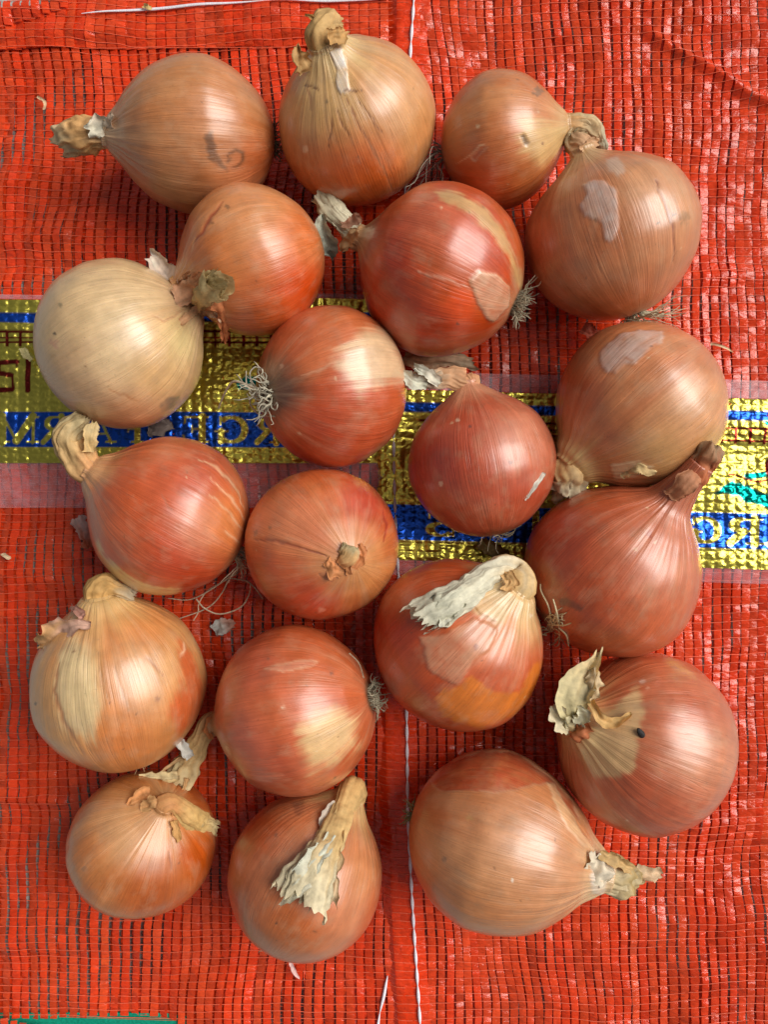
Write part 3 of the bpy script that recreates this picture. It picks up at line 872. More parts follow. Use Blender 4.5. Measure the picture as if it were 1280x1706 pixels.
def ribbon_arrays(X, hw, col, seed, curl=0.3, wrinkle=0.25, ragged=0.3, tip=0.2, tint=None, n=26, nc=11, thick=0.00012):
    """thin torn strip of dry skin with its own thickness"""
    D = resample(catmull(np.column_stack([X, hw]), 0), n, 3)
    P, h = D[:, :3], D[:, 3] * PXM
    T, W, Nn = frames(P)
    q = np.linspace(-1, 1, nc)[None]; s = np.linspace(0, 1, n)[:, None]
    edge = 1 + ragged * (noise(s * 7 + seed, np.sign(q), 0, seed) + 0.6 * noise(s * 17, np.sign(q) * 3, 0, seed + 1)) * np.abs(q) ** 2
    taper = 1 - tip * sstep(0.75, 1, s)
    x = q * h[:, None] * edge * taper
    hh = h.max()
    zz = curl * hh * (q ** 2) + wrinkle * hh * (noise(q * 1.8 + seed, s * 5, 0, seed + 2) + 0.5 * noise(q * 5, s * 2.5 + seed, 0, seed + 3))
    L = np.linalg.norm(np.diff(P, axis=0), axis=1).sum()
    rg = ragged * 0.25 * L * (noise(q * 1.6 + seed, 0, 0, seed + 4) + 0.35 * noise(q * 6 + seed, 0, 0, seed + 5)) * sstep(0.6, 1, s)
    V = P[:, None] + x[..., None] * W[:, None] + zz[..., None] * Nn[:, None] + rg[..., None] * T[:, None]
    c = lin(col); c2 = lin(tint if tint is not None else col)
    C = c + (c2 - c) * sstep(0.2, 0.9, s + 0.25 * noise(q * 2, s * 3, 0, seed + 6))[..., None]
    C = C * (1 + 0.16 * noise(q * 7 + seed, s * 1.2, 0, seed + 7) + 0.1 * noise(q * 3, s * 6, 0, seed + 8))[..., None]
    V = V + 0.0007 * np.stack([noise(V[..., 0] * 420, V[..., 1] * 420, V[..., 2] * 420, seed + k_) for k_ in (21, 22, 23)], -1) * min(1.0, hh / 0.002)
    V2 = V - Nn[:, None] * thick
    nv = n * nc
    Q = grid_quads(n, nc)
    ring = np.concatenate([np.arange(nc), np.arange(1, n) * nc + nc - 1, (n - 1) * nc + np.arange(nc - 2, -1, -1), np.arange(n - 2, 0, -1) * nc])
    r2 = np.roll(ring, -1)
    side = np.stack([ring, r2, r2 + nv, ring + nv], 1)
    return np.vstack([V.reshape(-1, 3), V2.reshape(-1, 3)]), np.vstack([Q, Q[:, ::-1] + nv, side]), np.clip(np.vstack([C.reshape(-1, 3)] * 2) * (1.03, .96, .84), 0.01, 0.85)

def flap(O, pts, hw, col, seed, name='skin_flap', **kw):
    X = np.array([where(O, q) for q in pts])
    V, Q, C = ribbon_arrays(X, np.array(hw, float), col, seed, **kw)
    return build(name, V, Q, M_PAPER, O.root_obj, col=C, origin=O.base)

def hair(bag, X, r, col, taper=0.6, n=16, na=5):
    D = resample(catmull(np.asarray(X, float), 0), n)
    T, W, Nn = frames(D)
    a = np.linspace(0, 2 * np.pi, na, endpoint=False)[None]
    rr = (r * (1 - taper * np.linspace(0, 1, n) ** 2))[:, None]
    V = D[:, None] + (rr * np.cos(a))[..., None] * W[:, None] + (rr * np.sin(a))[..., None] * Nn[:, None]
    bag.add(V.reshape(-1, 3), grid_quads(n, na, closed=True), np.asarray(col)[None])

def roots(O, n, length, spread, curl, col=(188, 178, 152), rmm=0.26, explicit=(), bias=(0, 0, 0), disc=0.105, seed=None):
    sd = O.S['seed'] if seed is None else seed
    rng = np.random.RandomState(900 + sd)
    bag = Bag()
    i, j, k = O.fr
    p0 = O.root + k * 0.0006
    # corky base plate
    a = np.linspace(0, 2 * np.pi, 24, endpoint=False)[None]
    rr = np.array([0.02, 0.4, 0.75, 1.0, 1.08])[:, None] * disc * O.R * (1 + 0.15 * noise(np.cos(a) * 3, np.sin(a) * 3, 0, sd))
    hh = np.array([0.0012, 0.0011, 0.0008, 0.0002, -0.0012])[:, None] + 0.0004 * noise(np.cos(a) * 3, np.sin(a) * 3, rr * 900, sd)
    V = p0 + (rr * np.cos(a))[..., None] * i + (rr * np.sin(a))[..., None] * j - (hh)[..., None] * k
    bag.add(V.reshape(-1, 3), grid_quads(5, 24, closed=True), lin((88, 72, 54))[None])
    b = np.array(bias, float)
    for q in range(n):
        an = rng.uniform(0, 2 * np.pi); ra = disc * O.R * math.sqrt(rng.rand())
        out = math.cos(an) * i + math.sin(an) * j
        p = p0 + out * ra - k * 0.0004
        d = -k * rng.uniform(0.5, 1.0) + out * spread * rng.uniform(0.3, 1.3) + 0.35 * rng.randn(3)
        L = length / 1000.0 * rng.uniform(0.45, 1.25)
        pts = [p]
        for s_ in range(5):
            d = d / np.linalg.norm(d)
            d = d + curl * rng.randn(3) + b * 0.25
            nx = pts[-1] + d / np.linalg.norm(d) * L / 5
            nx[2] = max(nx[2], 0.0045)
            v = nx - O.C; dist = np.linalg.norm(v)
            if dist < O.R * 0.97: nx = O.C + v / dist * O.R * 0.97
            pts.append(nx)
        hair(bag, pts, rmm / 1000.0 * rng.uniform(0.7, 1.3), lin(col) * rng.uniform(0.6, 1.15), n=12)
    for (pts, w) in explicit:
        hair(bag, [where(O, q) for q in pts], w / 1000.0, lin(col) * rng.uniform(0.95, 1.2), n=26, taper=0.3)
    return bag.build('root_tuft', M_ROOT, O.root_obj, O.base)

# ------------------------------------------------------------------ the twenty onions (x, y: photo pixel of the centre; R in mm; az, el: where the neck points)
ON = {
 1: dict(label='tan onion at the top left with brown scorch marks, torn neck pointing left', base=(197, 145, 106), alt=(188, 124, 82), neckc=(205, 172, 140), rootc=(170, 92, 50), rootw=.8,
    blobs=[(432, 265, 55, (174, 84, 44), .8), (330, 325, 70, (182, 116, 76), .6), (300, 115, 60, (184, 126, 82), .5)],
    patches=[([(341, 224), (352, 222), (357, 240), (364, 262), (380, 279), (374, 286), (352, 270), (342, 252)], (104, 70, 46), 7, 0, .9)],
    lines=[([(378, 262), (382, 254), (394, 250), (404, 256), (405, 268), (396, 278), (384, 281)], 2.8, (110, 70, 42), 0), ([(378, 270), (386, 262)], 3, (120, 80, 50), 0)]),
 2: dict(label='large orange brown onion at the top centre with cracked skin and upright beige neck', base=(200, 134, 84), alt=(204, 152, 104), neckc=(214, 186, 136),
    blobs=[(610, 295, 75, (196, 84, 34), .85), (520, 290, 55, (180, 82, 40), .7), (700, 150, 60, (206, 152, 106), .6), (545, 160, 60, (208, 170, 118), .8)],
    patches=[([(549, 86), (570, 80), (577, 112), (562, 119)], (222, 214, 204), 2.5, .5), ([(561, 119), (577, 115), (582, 150), (570, 156), (562, 148)], (220, 210, 198), 2.5, .5)],
    lines=[([(551, 185), (552, 212), (548, 248)], 1.6, (120, 70, 40), .25), ([(563, 182), (572, 208), (582, 228)], 1.5, (128, 76, 44), .25), ([(570, 152), (585, 150), (605, 152)], 1.6, (120, 72, 40), .2), ([(578, 165), (605, 220), (640, 285), (655, 320)], 1.7, (150, 92, 56), .1), ([(600, 170), (625, 205), (640, 225)], 1.5, (150, 96, 60), .1), ([(508, 140), (518, 142), (530, 150)], 1.6, (130, 84, 50), .2), ([(512, 140), (517, 165), (519, 185)], 1.5, (168, 116, 76), .1)],
    spots=[(545, 170, 4, (130, 104, 72)), (508, 248, 6, (220, 180, 140)), (598, 262, 3, (150, 96, 60))]),
 3: dict(label='orange brown onion with a small dark hole and a curled white neck', base=(200, 134, 90), alt=(190, 114, 70), neckc=(208, 168, 120),
    blobs=[(790, 320, 70, (180, 84, 46), .8), (760, 180, 50, (196, 130, 84), .5)],
    patches=[([(868, 205), (900, 198), (945, 212), (935, 258), (905, 270), (874, 255), (862, 228)], (214, 178, 118), 28, 0, .9), ([(867, 226), (874, 222), (883, 238), (880, 244), (874, 242)], (92, 66, 42), 2.2, -.5, .9), ([(783, 262), (796, 250), (812, 246), (800, 258), (792, 268)], (186, 108, 76), 2.2, -.3)],
    lines=[([(760, 272), (785, 258), (800, 243), (815, 240)], 1.4, (224, 182, 140), -.2)], spots=[(897, 153, 9, (132, 92, 62)), (796, 210, 4, (222, 184, 140)), (905, 240, 3, (140, 96, 60))]),
 4: dict(label='big tan onion near the upper right with a pale blotch and a long crack', base=(192, 120, 82), alt=(202, 142, 102), rootc=(186, 120, 74), rootw=.7,
    blobs=[(1030, 515, 55, (172, 88, 52), .7), (910, 430, 50, (178, 92, 60), .7), (1080, 300, 60, (208, 158, 118), .6)],
    patches=[([(972, 307), (984, 302), (1008, 302), (1028, 318), (1030, 378), (1019, 404), (1008, 398), (1002, 370), (976, 358), (966, 345), (980, 326)], (214, 196, 186), 4.5, .4, .7), ([(1012, 264), (1030, 260), (1046, 282), (1030, 294), (1016, 284)], (212, 190, 172), 8, 0, .6)],
    lines=[([(1089, 290), (1104, 328), (1119, 366), (1124, 400), (1124, 440)], 1.7, (132, 66, 38), .35)], spots=[(1140, 364, 10, (166, 116, 74)), (1124, 357, 4, (110, 76, 52)), (1098, 371, 3, (104, 80, 56)), (994, 366, 3, (120, 84, 64))]),
 5: dict(label='glossy orange onion with split skin, touching the pale cream onion', base=(200, 124, 78), alt=(206, 142, 98), neckc=(206, 150, 104),
    blobs=[(505, 480, 55, (206, 74, 36), .9), (450, 515, 60, (196, 86, 46), .7), (520, 380, 50, (206, 104, 58), .6), (330, 420, 40, (198, 112, 62), .6)],
    patches=[([(372, 522), (420, 518), (428, 545), (400, 556), (372, 548)], (190, 112, 80), 5, 0, .7)],
    lines=[([(370, 337), (350, 362), (336, 388), (322, 404)], 2.6, (158, 62, 26), .4), ([(325, 395), (318, 420)], 1.6, (214, 150, 100), 0)], spots=[(379, 344, 4, (140, 96, 60)), (352, 372, 4, (140, 90, 52))]),
 6: dict(label='red brown onion in the upper middle with spiky roots and a cream streak', base=(192, 96, 58), alt=(184, 74, 42), rootc=(206, 150, 112), rootw=.6,
    blobs=[(648, 425, 60, (172, 54, 34), .85), (680, 530, 90, (172, 58, 34), .7), (767, 508, 34, (224, 88, 24), .95), (730, 360, 60, (196, 112, 84), .6)],
    patches=[([(725, 318), (760, 318), (800, 340), (838, 378), (862, 430), (873, 484), (862, 476), (846, 424), (820, 388), (780, 352), (735, 334)], (208, 178, 118), 11, 0, .75), ([(782, 468), (798, 452), (826, 458), (848, 476), (848, 508), (822, 536), (812, 532), (796, 502)], (214, 160, 126), 2, .7, .95)],
    lines=[([(695, 452), (740, 464), (792, 484)], 1.8, (214, 146, 116), -.1)], spots=[(762, 540, 3, (90, 50, 30))]),
 7: dict(label='pale cream onion at the left edge with a grey smudge, on the gold label', base=(212, 180, 138), alt=(208, 166, 122), neckc=(206, 168, 132), neckw=.7,
    blobs=[(110, 640, 70, (206, 164, 126), .7), (215, 700, 70, (196, 128, 90), .8), (95, 520, 50, (206, 172, 132), .5), (205, 585, 80, (216, 192, 154), .7), (265, 620, 50, (206, 160, 104), .6), (310, 560, 40, (214, 196, 140), .6)],
    patches=[([(266, 674), (284, 660), (298, 659), (300, 670), (284, 681), (268, 685)], (112, 102, 88), 5, 0, .85)],
    lines=[([(180, 650), (210, 660), (230, 668)], 1.6, (190, 130, 84), .1), ([(250, 525), (275, 535), (310, 515)], 1.6, (190, 140, 100), .3)], spots=[(91, 555, 3, (80, 66, 50)), (100, 508, 5, (150, 130, 96)), (90, 572, 9, (200, 150, 120))]),
 8: dict(label='red onion in the middle with a cream patch and curly white roots', base=(190, 92, 58), alt=(196, 110, 72), rootc=(132, 78, 54), rootw=.9,
    blobs=[(545, 735, 75, (178, 64, 40), .8), (470, 560, 50, (188, 88, 60), .6), (478, 648, 36, (110, 64, 44), .85), (640, 720, 50, (192, 84, 58), .6)],
    patches=[([(444, 634), (466, 622), (488, 640), (482, 676), (460, 692), (444, 672)], (96, 64, 48), 12, 0, .8), ([(556, 605), (575, 575), (610, 545), (650, 545), (676, 590), (676, 630), (650, 640), (612, 645), (600, 660), (580, 635)], (218, 190, 148), 28, 0, .9), ([(600, 765), (640, 742), (668, 728), (655, 755), (625, 778)], (206, 160, 116), 8, 0, .6)],
    lines=[([(500, 625), (530, 618), (560, 600)], 2.0, (206, 140, 104), -.1)], spots=[(470, 610, 4, (206, 150, 120))]),
 9: dict(label='small rose onion with a white sliver on it and a twisted neck', base=(184, 92, 66), alt=(178, 80, 56), neckc=(214, 160, 128),
    blobs=[(872, 725, 65, (200, 132, 104), .8), (705, 780, 60, (166, 60, 50), .8), (800, 870, 60, (186, 92, 66), .6)], patches=[([(700, 840), (730, 868), (770, 890), (740, 888), (706, 858)], (170, 60, 50), 8, 0, .6)], spots=[(783, 710, 3, (110, 60, 50)), (852, 770, 5, (140, 90, 76)), (735, 806, 4, (222, 180, 150)), (763, 700, 3, (226, 190, 160))]),
 10: dict(label='large tan onion at the right edge with a pale patch and cut neck below', base=(194, 116, 78), alt=(202, 132, 92), neckc=(212, 182, 128), neckw=.9,
    blobs=[(1155, 680, 70, (214, 164, 120), .6), (955, 650, 50, (180, 88, 56), .8), (1100, 770, 60, (208, 166, 112), .7), (1195, 740, 30, (206, 168, 100), .6)],
    patches=[([(1000, 590), (1012, 574), (1036, 555), (1068, 551), (1105, 554), (1104, 571), (1084, 579), (1060, 606), (1040, 607), (1026, 622), (1010, 618), (1000, 606)], (214, 192, 182), 4.5, .4, .7), ([(1020, 776), (1060, 768), (1090, 780), (1060, 794), (1024, 796)], (224, 204, 162), 6, .2, .8)],
    lines=[([(1040, 598), (1058, 602)], 2.4, (190, 130, 104), 0)], spots=[(1085, 577, 3, (110, 84, 70)), (1040, 565, 5, (196, 140, 112))]),
 11: dict(label='red brown onion at the right with a long neck leaning up against another', base=(190, 100, 66), alt=(184, 86, 54), neckc=(186, 112, 84), neckw=.6,
    blobs=[(1100, 930, 80, (204, 134, 104), .6), (925, 900, 60, (166, 62, 42), .8), (1110, 1060, 60, (194, 96, 58), .7), (1060, 850, 60, (188, 104, 72), .5)],
    patches=[([(922, 995), (948, 996), (974, 1012), (968, 1018), (940, 1008)], (112, 58, 40), 6, 0, .75)], spots=[(916, 1040, 20, (100, 72, 52)), (1082, 890, 8, (160, 64, 48)), (1093, 903, 3, (226, 190, 160))]),
 12: dict(label='orange onion with a thick bent beige neck and long thin trailing roots', base=(196, 112, 78), alt=(190, 92, 60), neckc=(208, 164, 120),
    blobs=[(372, 875, 55, (210, 132, 80), .8), (190, 820, 45, (194, 92, 54), .8), (300, 955, 70, (180, 66, 40), .85), (335, 768, 50, (180, 82, 64), .6), (330, 890, 40, (206, 140, 112), .5)],
    patches=[([(163, 900), (176, 930), (212, 958), (262, 978), (304, 984), (292, 994), (238, 992), (194, 972), (164, 938), (157, 905)], (222, 192, 124), 8, 0, .85)],
    lines=[([(408, 850), (390, 808), (362, 778), (330, 765)], 1.8, (220, 170, 130), 0), ([(411, 872), (388, 832), (350, 796)], 1.8, (220, 170, 130), 0), ([(408, 890), (384, 858), (348, 822)], 1.6, (220, 166, 124), 0), ([(398, 905), (372, 884)], 1.8, (220, 166, 124), 0), ([(265, 815), (280, 845), (292, 850)], 1.6, (176, 96, 66), .1)]),
 13: dict(label='red onion in the middle, stubby neck facing up beside a thin crack', base=(194, 100, 62), alt=(202, 124, 78), neckc=(206, 150, 104), neckw=.7,
    blobs=[(485, 880, 60, (202, 134, 100), .6), (625, 960, 55, (200, 136, 86), .8), (510, 1010, 70, (178, 58, 38), .85), (610, 830, 50, (180, 72, 58), .8), (430, 950, 40, (186, 76, 48), .7)],
    lines=[([(422, 900), (446, 898), (500, 912), (546, 928)], 2.2, (142, 64, 38), .35), ([(640, 850), (645, 880), (640, 905)], 2.0, (158, 50, 34), .2), ([(530, 955), (540, 965), (555, 968)], 1.8, (150, 90, 56), .3)], spots=[(450, 878, 4, (140, 92, 60)), (426, 888, 4, (140, 84, 54)), (536, 1016, 6, (216, 130, 100))]),
 14: dict(label='shiny onion with a bright orange patch and a white neck folded over it', base=(192, 94, 60), alt=(184, 74, 42), neckc=(222, 192, 142), neckw=.9,
    blobs=[(650, 1050, 55, (170, 50, 28), .85), (885, 1040, 45, (216, 170, 122), .7), (820, 1060, 50, (212, 150, 112), .7), (700, 1180, 60, (176, 72, 40), .6)],
    patches=[([(726, 1162), (738, 1149), (770, 1140), (784, 1124), (822, 1152), (868, 1156), (888, 1108), (906, 1098), (898, 1150), (860, 1192), (800, 1213), (738, 1196)], (216, 122, 34), 9, 0, .85), ([(770, 998), (800, 975), (842, 965), (850, 1000), (838, 1040), (802, 1026)], (226, 200, 150), 14, 0, .8), ([(700, 1060), (740, 1058), (790, 1030), (830, 1046), (816, 1082), (790, 1100), (764, 1141), (738, 1130), (716, 1118)], (206, 146, 112), 4.5, .45, .7)],
    lines=[([(784, 1006), (804, 1024), (832, 1038)], 1.8, (168, 112, 54), .1)], spots=[(792, 1078, 5, (156, 90, 70)), (884, 1026, 4, (232, 210, 180))]),
 15: dict(label='tan and orange onion at the left edge, torn skin curling off its neck', base=(208, 156, 106), alt=(200, 136, 88), neckc=(214, 178, 124),
    blobs=[(200, 1255, 70, (198, 114, 62), .7), (75, 1180, 40, (204, 150, 100), .5), (240, 1050, 50, (196, 116, 64), .6), (240, 1130, 50, (210, 166, 124), .6)],
    patches=[([(96, 1090), (128, 1066), (158, 1100), (168, 1180), (150, 1234), (112, 1212), (92, 1160)], (218, 196, 148), 28, 0, .85), ([(300, 1066), (322, 1090), (342, 1140), (334, 1190), (300, 1236), (286, 1190), (304, 1130)], (198, 78, 30), 22, 0, .85)],
    lines=[([(98, 1105), (90, 1150), (104, 1200), (140, 1258)], 3.0, (176, 116, 74), .3), ([(160, 1080), (172, 1140), (180, 1180)], 1.6, (176, 130, 84), .15), ([(190, 1110), (215, 1185)], 1.5, (178, 130, 90), .1), ([(240, 1090), (275, 1130)], 1.5, (176, 120, 80), .1), ([(305, 1070), (308, 1082), (300, 1095)], 2, (228, 180, 140), -.2)], spots=[(58, 1172, 3, (80, 60, 40)), (262, 1165, 5, (160, 110, 80)), (122, 1085, 3, (130, 90, 56))]),
 16: dict(label='rose onion with a cream patch, tight grey roots and a shredded neck', base=(200, 118, 82), alt=(194, 102, 66), rootc=(190, 110, 80), rootw=.4,
    blobs=[(460, 1290, 60, (182, 82, 56), .8), (420, 1100, 60, (190, 92, 72), .6), (400, 1230, 50, (190, 104, 86), .6)],
    patches=[([(498, 1218), (520, 1195), (555, 1182), (594, 1196), (594, 1240), (562, 1268), (518, 1280), (505, 1250)], (230, 196, 138), 28, 0, .88), ([(440, 1112), (480, 1104), (530, 1100), (520, 1110), (470, 1120)], (212, 140, 110), 4, 0, .6)], spots=[(552, 1121, 3, (120, 66, 50)), (447, 1097, 3, (140, 80, 60)), (558, 1296, 3, (80, 60, 40)), (471, 1178, 3, (230, 190, 160))]),
 17: dict(label='large onion at the lower right with a pale fan and open papery neck', base=(190, 108, 76), alt=(184, 94, 64), neckc=(212, 172, 120), neckw=.8,
    blobs=[(1170, 1265, 70, (206, 148, 116), .6), (1060, 1350, 70, (180, 92, 64), .7), (1000, 1340, 50, (178, 96, 62), .6), (1090, 1140, 60, (188, 104, 72), .5)],
    patches=[([(976, 1240), (1000, 1200), (1040, 1165), (1062, 1148), (1076, 1185), (1066, 1226), (1056, 1284), (1022, 1296), (990, 1290), (966, 1262)], (214, 184, 130), 14, 0, .8)],
    lines=[([(1008, 1196), (1030, 1198), (1052, 1188)], 1.6, (176, 112, 70), .2)], spots=[(1071, 1135, 4, (226, 180, 160)), (1080, 1146, 3, (220, 160, 130))]),
 18: dict(label='smaller orange brown onion at the lower left, flattened neck lying to the right', base=(192, 116, 66), alt=(202, 138, 90), neckc=(204, 152, 104), neckw=.7,
    blobs=[(255, 1490, 75, (162, 78, 36), .85), (205, 1385, 55, (208, 166, 124), .7), (335, 1425, 45, (184, 80, 32), .85), (130, 1420, 40, (196, 110, 56), .6), (320, 1330, 40, (180, 84, 44), .7)],
    lines=[([(282, 1418), (284, 1440), (285, 1450)], 1.8, (150, 90, 56), .1)], spots=[(140, 1448, 5, (170, 110, 70))]),
 19: dict(label='orange brown onion at the bottom with a wide frayed neck folded down', base=(186, 106, 68), alt=(194, 124, 88), neckc=(208, 172, 122), neckw=.9,
    blobs=[(470, 1420, 60, (198, 136, 104), .5), (425, 1380, 50, (178, 76, 40), .8), (470, 1585, 55, (172, 104, 56), .8), (600, 1450, 50, (200, 140, 96), .5), (500, 1560, 60, (178, 94, 54), .6)],
    patches=[([(488, 1338), (506, 1334), (508, 1348), (500, 1360), (490, 1356)], (112, 66, 52), 6, 0, .6)], spots=[(461, 1538, 4, (40, 30, 24)), (460, 1392, 3, (110, 60, 40))]),
 20: dict(label='long tan onion at the bottom right with a red crown, neck pointing right', base=(200, 144, 104), alt=(194, 126, 84), neckc=(216, 188, 148), neckw=.85, rootc=(180, 116, 70), rootw=.6,
    blobs=[(705, 1360, 40, (178, 100, 60), .7), (800, 1500, 70, (190, 124, 78), .6), (860, 1420, 90, (208, 162, 126), .5)],
    patches=[([(716, 1300), (740, 1272), (800, 1250), (860, 1252), (914, 1290), (956, 1336), (968, 1372), (940, 1338), (915, 1304), (880, 1311), (832, 1320), (780, 1317), (730, 1318)], (180, 74, 42), 4, -.25, .8), ([(912, 1304), (924, 1306), (948, 1350), (972, 1390), (1000, 1420), (975, 1410), (945, 1380), (928, 1345)], (216, 172, 126), 3, .3, .8), ([(984, 1425), (1004, 1422), (1016, 1450), (1006, 1492), (986, 1486)], (220, 212, 200), 5, .2, .7)],
    spots=[(855, 1466, 3, (236, 220, 200)), (740, 1432, 6, (150, 110, 84)), (783, 1362, 7, (206, 150, 90))]),
}
GEOM = {
 1: dict(x=334.9, y=230.4, R=32.40, az=178, el=0, b=1.04, t=1.1, p=-0.1, c=0.17, n=0.1),
 2: dict(x=596.6, y=211.8, R=34.97, az=113, el=32, b=0.95, t=0.98, p=-0.1, c=0.2, n=0.08),
 3: dict(x=831.1, y=235.4, R=29.37, az=12, el=4, lift=1, b=0.9, t=0.92, p=0.1, c=0.17, n=0.08),
 4: dict(x=1019.4, y=401.5, R=37.19, az=113, el=-4, b=0.94, t=0.9, p=-0.6),
 5: dict(x=424.9, y=434.7, R=31.56, az=198, el=6, b=1, t=0.98, lift=7, p=-0.3),
 6: dict(x=739.9, y=454.1, R=37.70, az=158, el=-10, b=0.95, t=0.92, p=-0.3),
 7: dict(x=196.2, y=577.2, R=37.23, az=28, el=16, b=0.94, t=0.94, c=0.17, n=0.06, p=-0.3),
 8: dict(x=549.7, y=645.1, R=34.92, az=5, el=-33, b=0.95, t=0.95, p=-0.3),
 9: dict(x=803.6, y=774.3, R=32.89, az=100, el=4, b=1, t=0.94, p=-0.3),
 10: dict(x=1073.1, y=673.4, R=37.48, az=222, el=20, b=0.92, t=1, p=0, c=0.24, n=0.1, e=0.85),
 11: dict(x=1013.9, y=957.0, R=37.64, az=50, el=20, b=0.96, t=1.04, p=0.1, c=0.2, n=0.52, e=0.72),
 12: dict(x=290.2, y=862.1, R=35.94, az=150, el=2, b=0.92, t=0.98, p=0.1, c=0.2, n=0.1, e=0.92),
 13: dict(x=537.3, y=907.0, R=34.03, az=-30, el=66, b=0.92, t=0.88, lift=3, n=0.02, c=0.07),
 14: dict(x=757.4, y=1077.1, R=38.02, az=43, el=30, b=0.92, t=1, p=0, c=0.2, n=0.05),
 15: dict(x=202.1, y=1145.4, R=36.90, az=106, el=24, b=1, t=1.06, p=-0.1, c=0.19, n=0.04),
 16: dict(x=498.1, y=1181.2, R=37.09, az=190, el=-20, b=0.94, t=0.92, p=-0.4),
 17: dict(x=1080.2, y=1237.3, R=38.33, az=161, el=44, b=1, t=1, c=0.18, n=0.03, p=-0.2),
 18: dict(x=236.9, y=1405.9, R=31.88, az=63, el=60, b=0.92, t=0.9, p=-0.3),
 19: dict(x=506.9, y=1462.9, R=35.28, az=60, el=16, b=0.95, t=0.98, c=0.2, n=0.12),
 20: dict(x=816.4, y=1395.3, R=37.40, az=-17, el=0, b=0.98, t=1.16, p=0.2, c=0.22, n=0.16, e=0.8),
}
for _k in ON:
    _g = GEOM[_k]
    ON[_k].update(seed=_k, **_g)
    ONIONS[_k] = make_bulb(ON[_k])

TAN, CREAM, GREY, WHITE, PALE = (206, 166, 120), (216, 194, 150), (158, 150, 124), (218, 218, 210), (196, 198, 186)
o_ = ONIONS
stalk(o_[1], [(152, 224, 'c0'), (128, 230, 'c-3'), (106, 237, 'c-7')], [26, 31, 27], ((206, 172, 140), (214, 174, 124), (206, 196, 170)), 1, flat=1.5, ragged=.2, dirt=.3)
flap(o_[1], [(178, 208, 'c7'), (150, 203, 'c2'), (112, 201, 'c-4')], [7, 6, 4], (214, 190, 160), 101, tint=(222, 214, 200))
flap(o_[1], [(186, 206, 's2'), (170, 209, 'c7'), (145, 218, 'c7')], [16, 17, 12], (206, 190, 176), 102, tint=WHITE, curl=-.3, ragged=.4)
stalk(o_[2], [(540, 56, 'c2'), (552, 42, 'c1'), (564, 40, 'c-2')], [24, 20, 15], ((212, 184, 134), (210, 180, 130), (206, 178, 132)), 2, flat=1.5, dirt=.25)
flap(o_[2], [(510, 120, 's2'), (498, 95, 'c3'), (494, 78, 'c3')], [12, 12, 6], (206, 172, 122), 103, tint=(196, 160, 110))
flap(o_[2], [(545, 62, 'c8'), (566, 58, 'c6'), (576, 48, 'c4')], [10, 10, 6], (204, 166, 112), 104)
flap(o_[2], [(535, 40, 'c4'), (520, 28, 'c4'), (508, 24, 'c3')], [4, 3, 2], (210, 170, 110), 105, n=14)
stalk(o_[3], [(978, 206, 'c0'), (997, 220, 'c-2'), (1005, 247, 'c-8')], [15, 12, 8], ((206, 162, 112), (206, 190, 160), (206, 208, 196)), 3, flat=1.6, dirt=.3)
flap(o_[3], [(975, 222, 'c-2'), (985, 240, 'c-6'), (1000, 248, 'c-9')], [6, 9, 7], (204, 160, 130), 106)
stalk(o_[4], [(955, 236, 'c-2'), (962, 226, 'c-3')], [17, 15], ((200, 150, 116), (206, 170, 140), (196, 180, 150)), 4, flat=1.3, ragged=.3)
flap(o_[4], [(970, 252, 's1'), (985, 240, 'c2'), (996, 236, 'c1')], [8, 9, 6], (206, 172, 140), 107)
stalk(o_[5], [(282, 478, 'c-2'), (268, 484, 'c-4')], [17, 14], ((204, 150, 104), TAN, GREY), 5)
stalk(o_[6], [(582, 376, 'c2'), (558, 352, 'c3'), (532, 324, 'c3')], [15, 15, 17], ((190, 160, 130), (206, 206, 192), (200, 198, 180)), 6, flat=1.4, ragged=.08, dirt=.4)
flap(o_[6], [(536, 356, 44), (540, 384, 40), (550, 410, 32), (557, 430, 26)], [7, 13, 13, 6], (190, 198, 190), 108, tint=(176, 190, 186), curl=.5)
flap(o_[6], [(592, 382, 50), (580, 400, 44), (569, 418, 38)], [7, 9, 5], (192, 166, 128), 109)
flap(o_[6], [(602, 362, 52), (588, 368, 50), (570, 376, 48)], [6, 8, 7], (180, 140, 120), 110)
flap(o_[6], [(555, 368, 47), (570, 384, 45), (586, 392, 44)], [4, 5, 4], (180, 176, 160), 111)
stalk(o_[7], [(346, 487, '@5:8'), (366, 470, '@5:10')], [18, 23], ((206, 168, 132), (208, 188, 142), (196, 184, 146)), 7, flat=1.15, ragged=.05, dirt=.25)
flap(o_[7], [(290, 478, 's1'), (276, 455, 's6'), (262, 436, 's9'), (248, 424, 's9')], [10, 14, 16, 11], (214, 196, 186), 112, tint=(226, 218, 214), curl=.5, ragged=.35)
flap(o_[7], [(292, 500, 's1'), (318, 484, '@5:8'), (346, 458, '@5:9')], [14, 17, 7], (208, 164, 134), 113, tint=(200, 150, 116), curl=-.2)
flap(o_[7], [(348, 490, '@5:4'), (366, 510, '@5:4'), (373, 538, '@5:4'), (376, 570, '@5:3')], [8, 11, 9, 7], (204, 134, 92), 114, curl=.2, ragged=.4)
flap(o_[7], [(300, 538, 's1'), (322, 520, 's2'), (336, 508, '@5:5')], [6, 8, 6], (212, 172, 136), 115)
flap(o_[7], [(328, 518, '@5:3'), (348, 518, '@5:3'), (368, 530, '@5:3')], [6, 8, 6], (206, 176, 150), 116, tint=(224, 200, 180))
flap(o_[7], [(305, 478, 's2'), (310, 462, '@5:4'), (318, 452, '@5:5')], [8, 8, 4], (204, 160, 126), 117, ragged=.6)
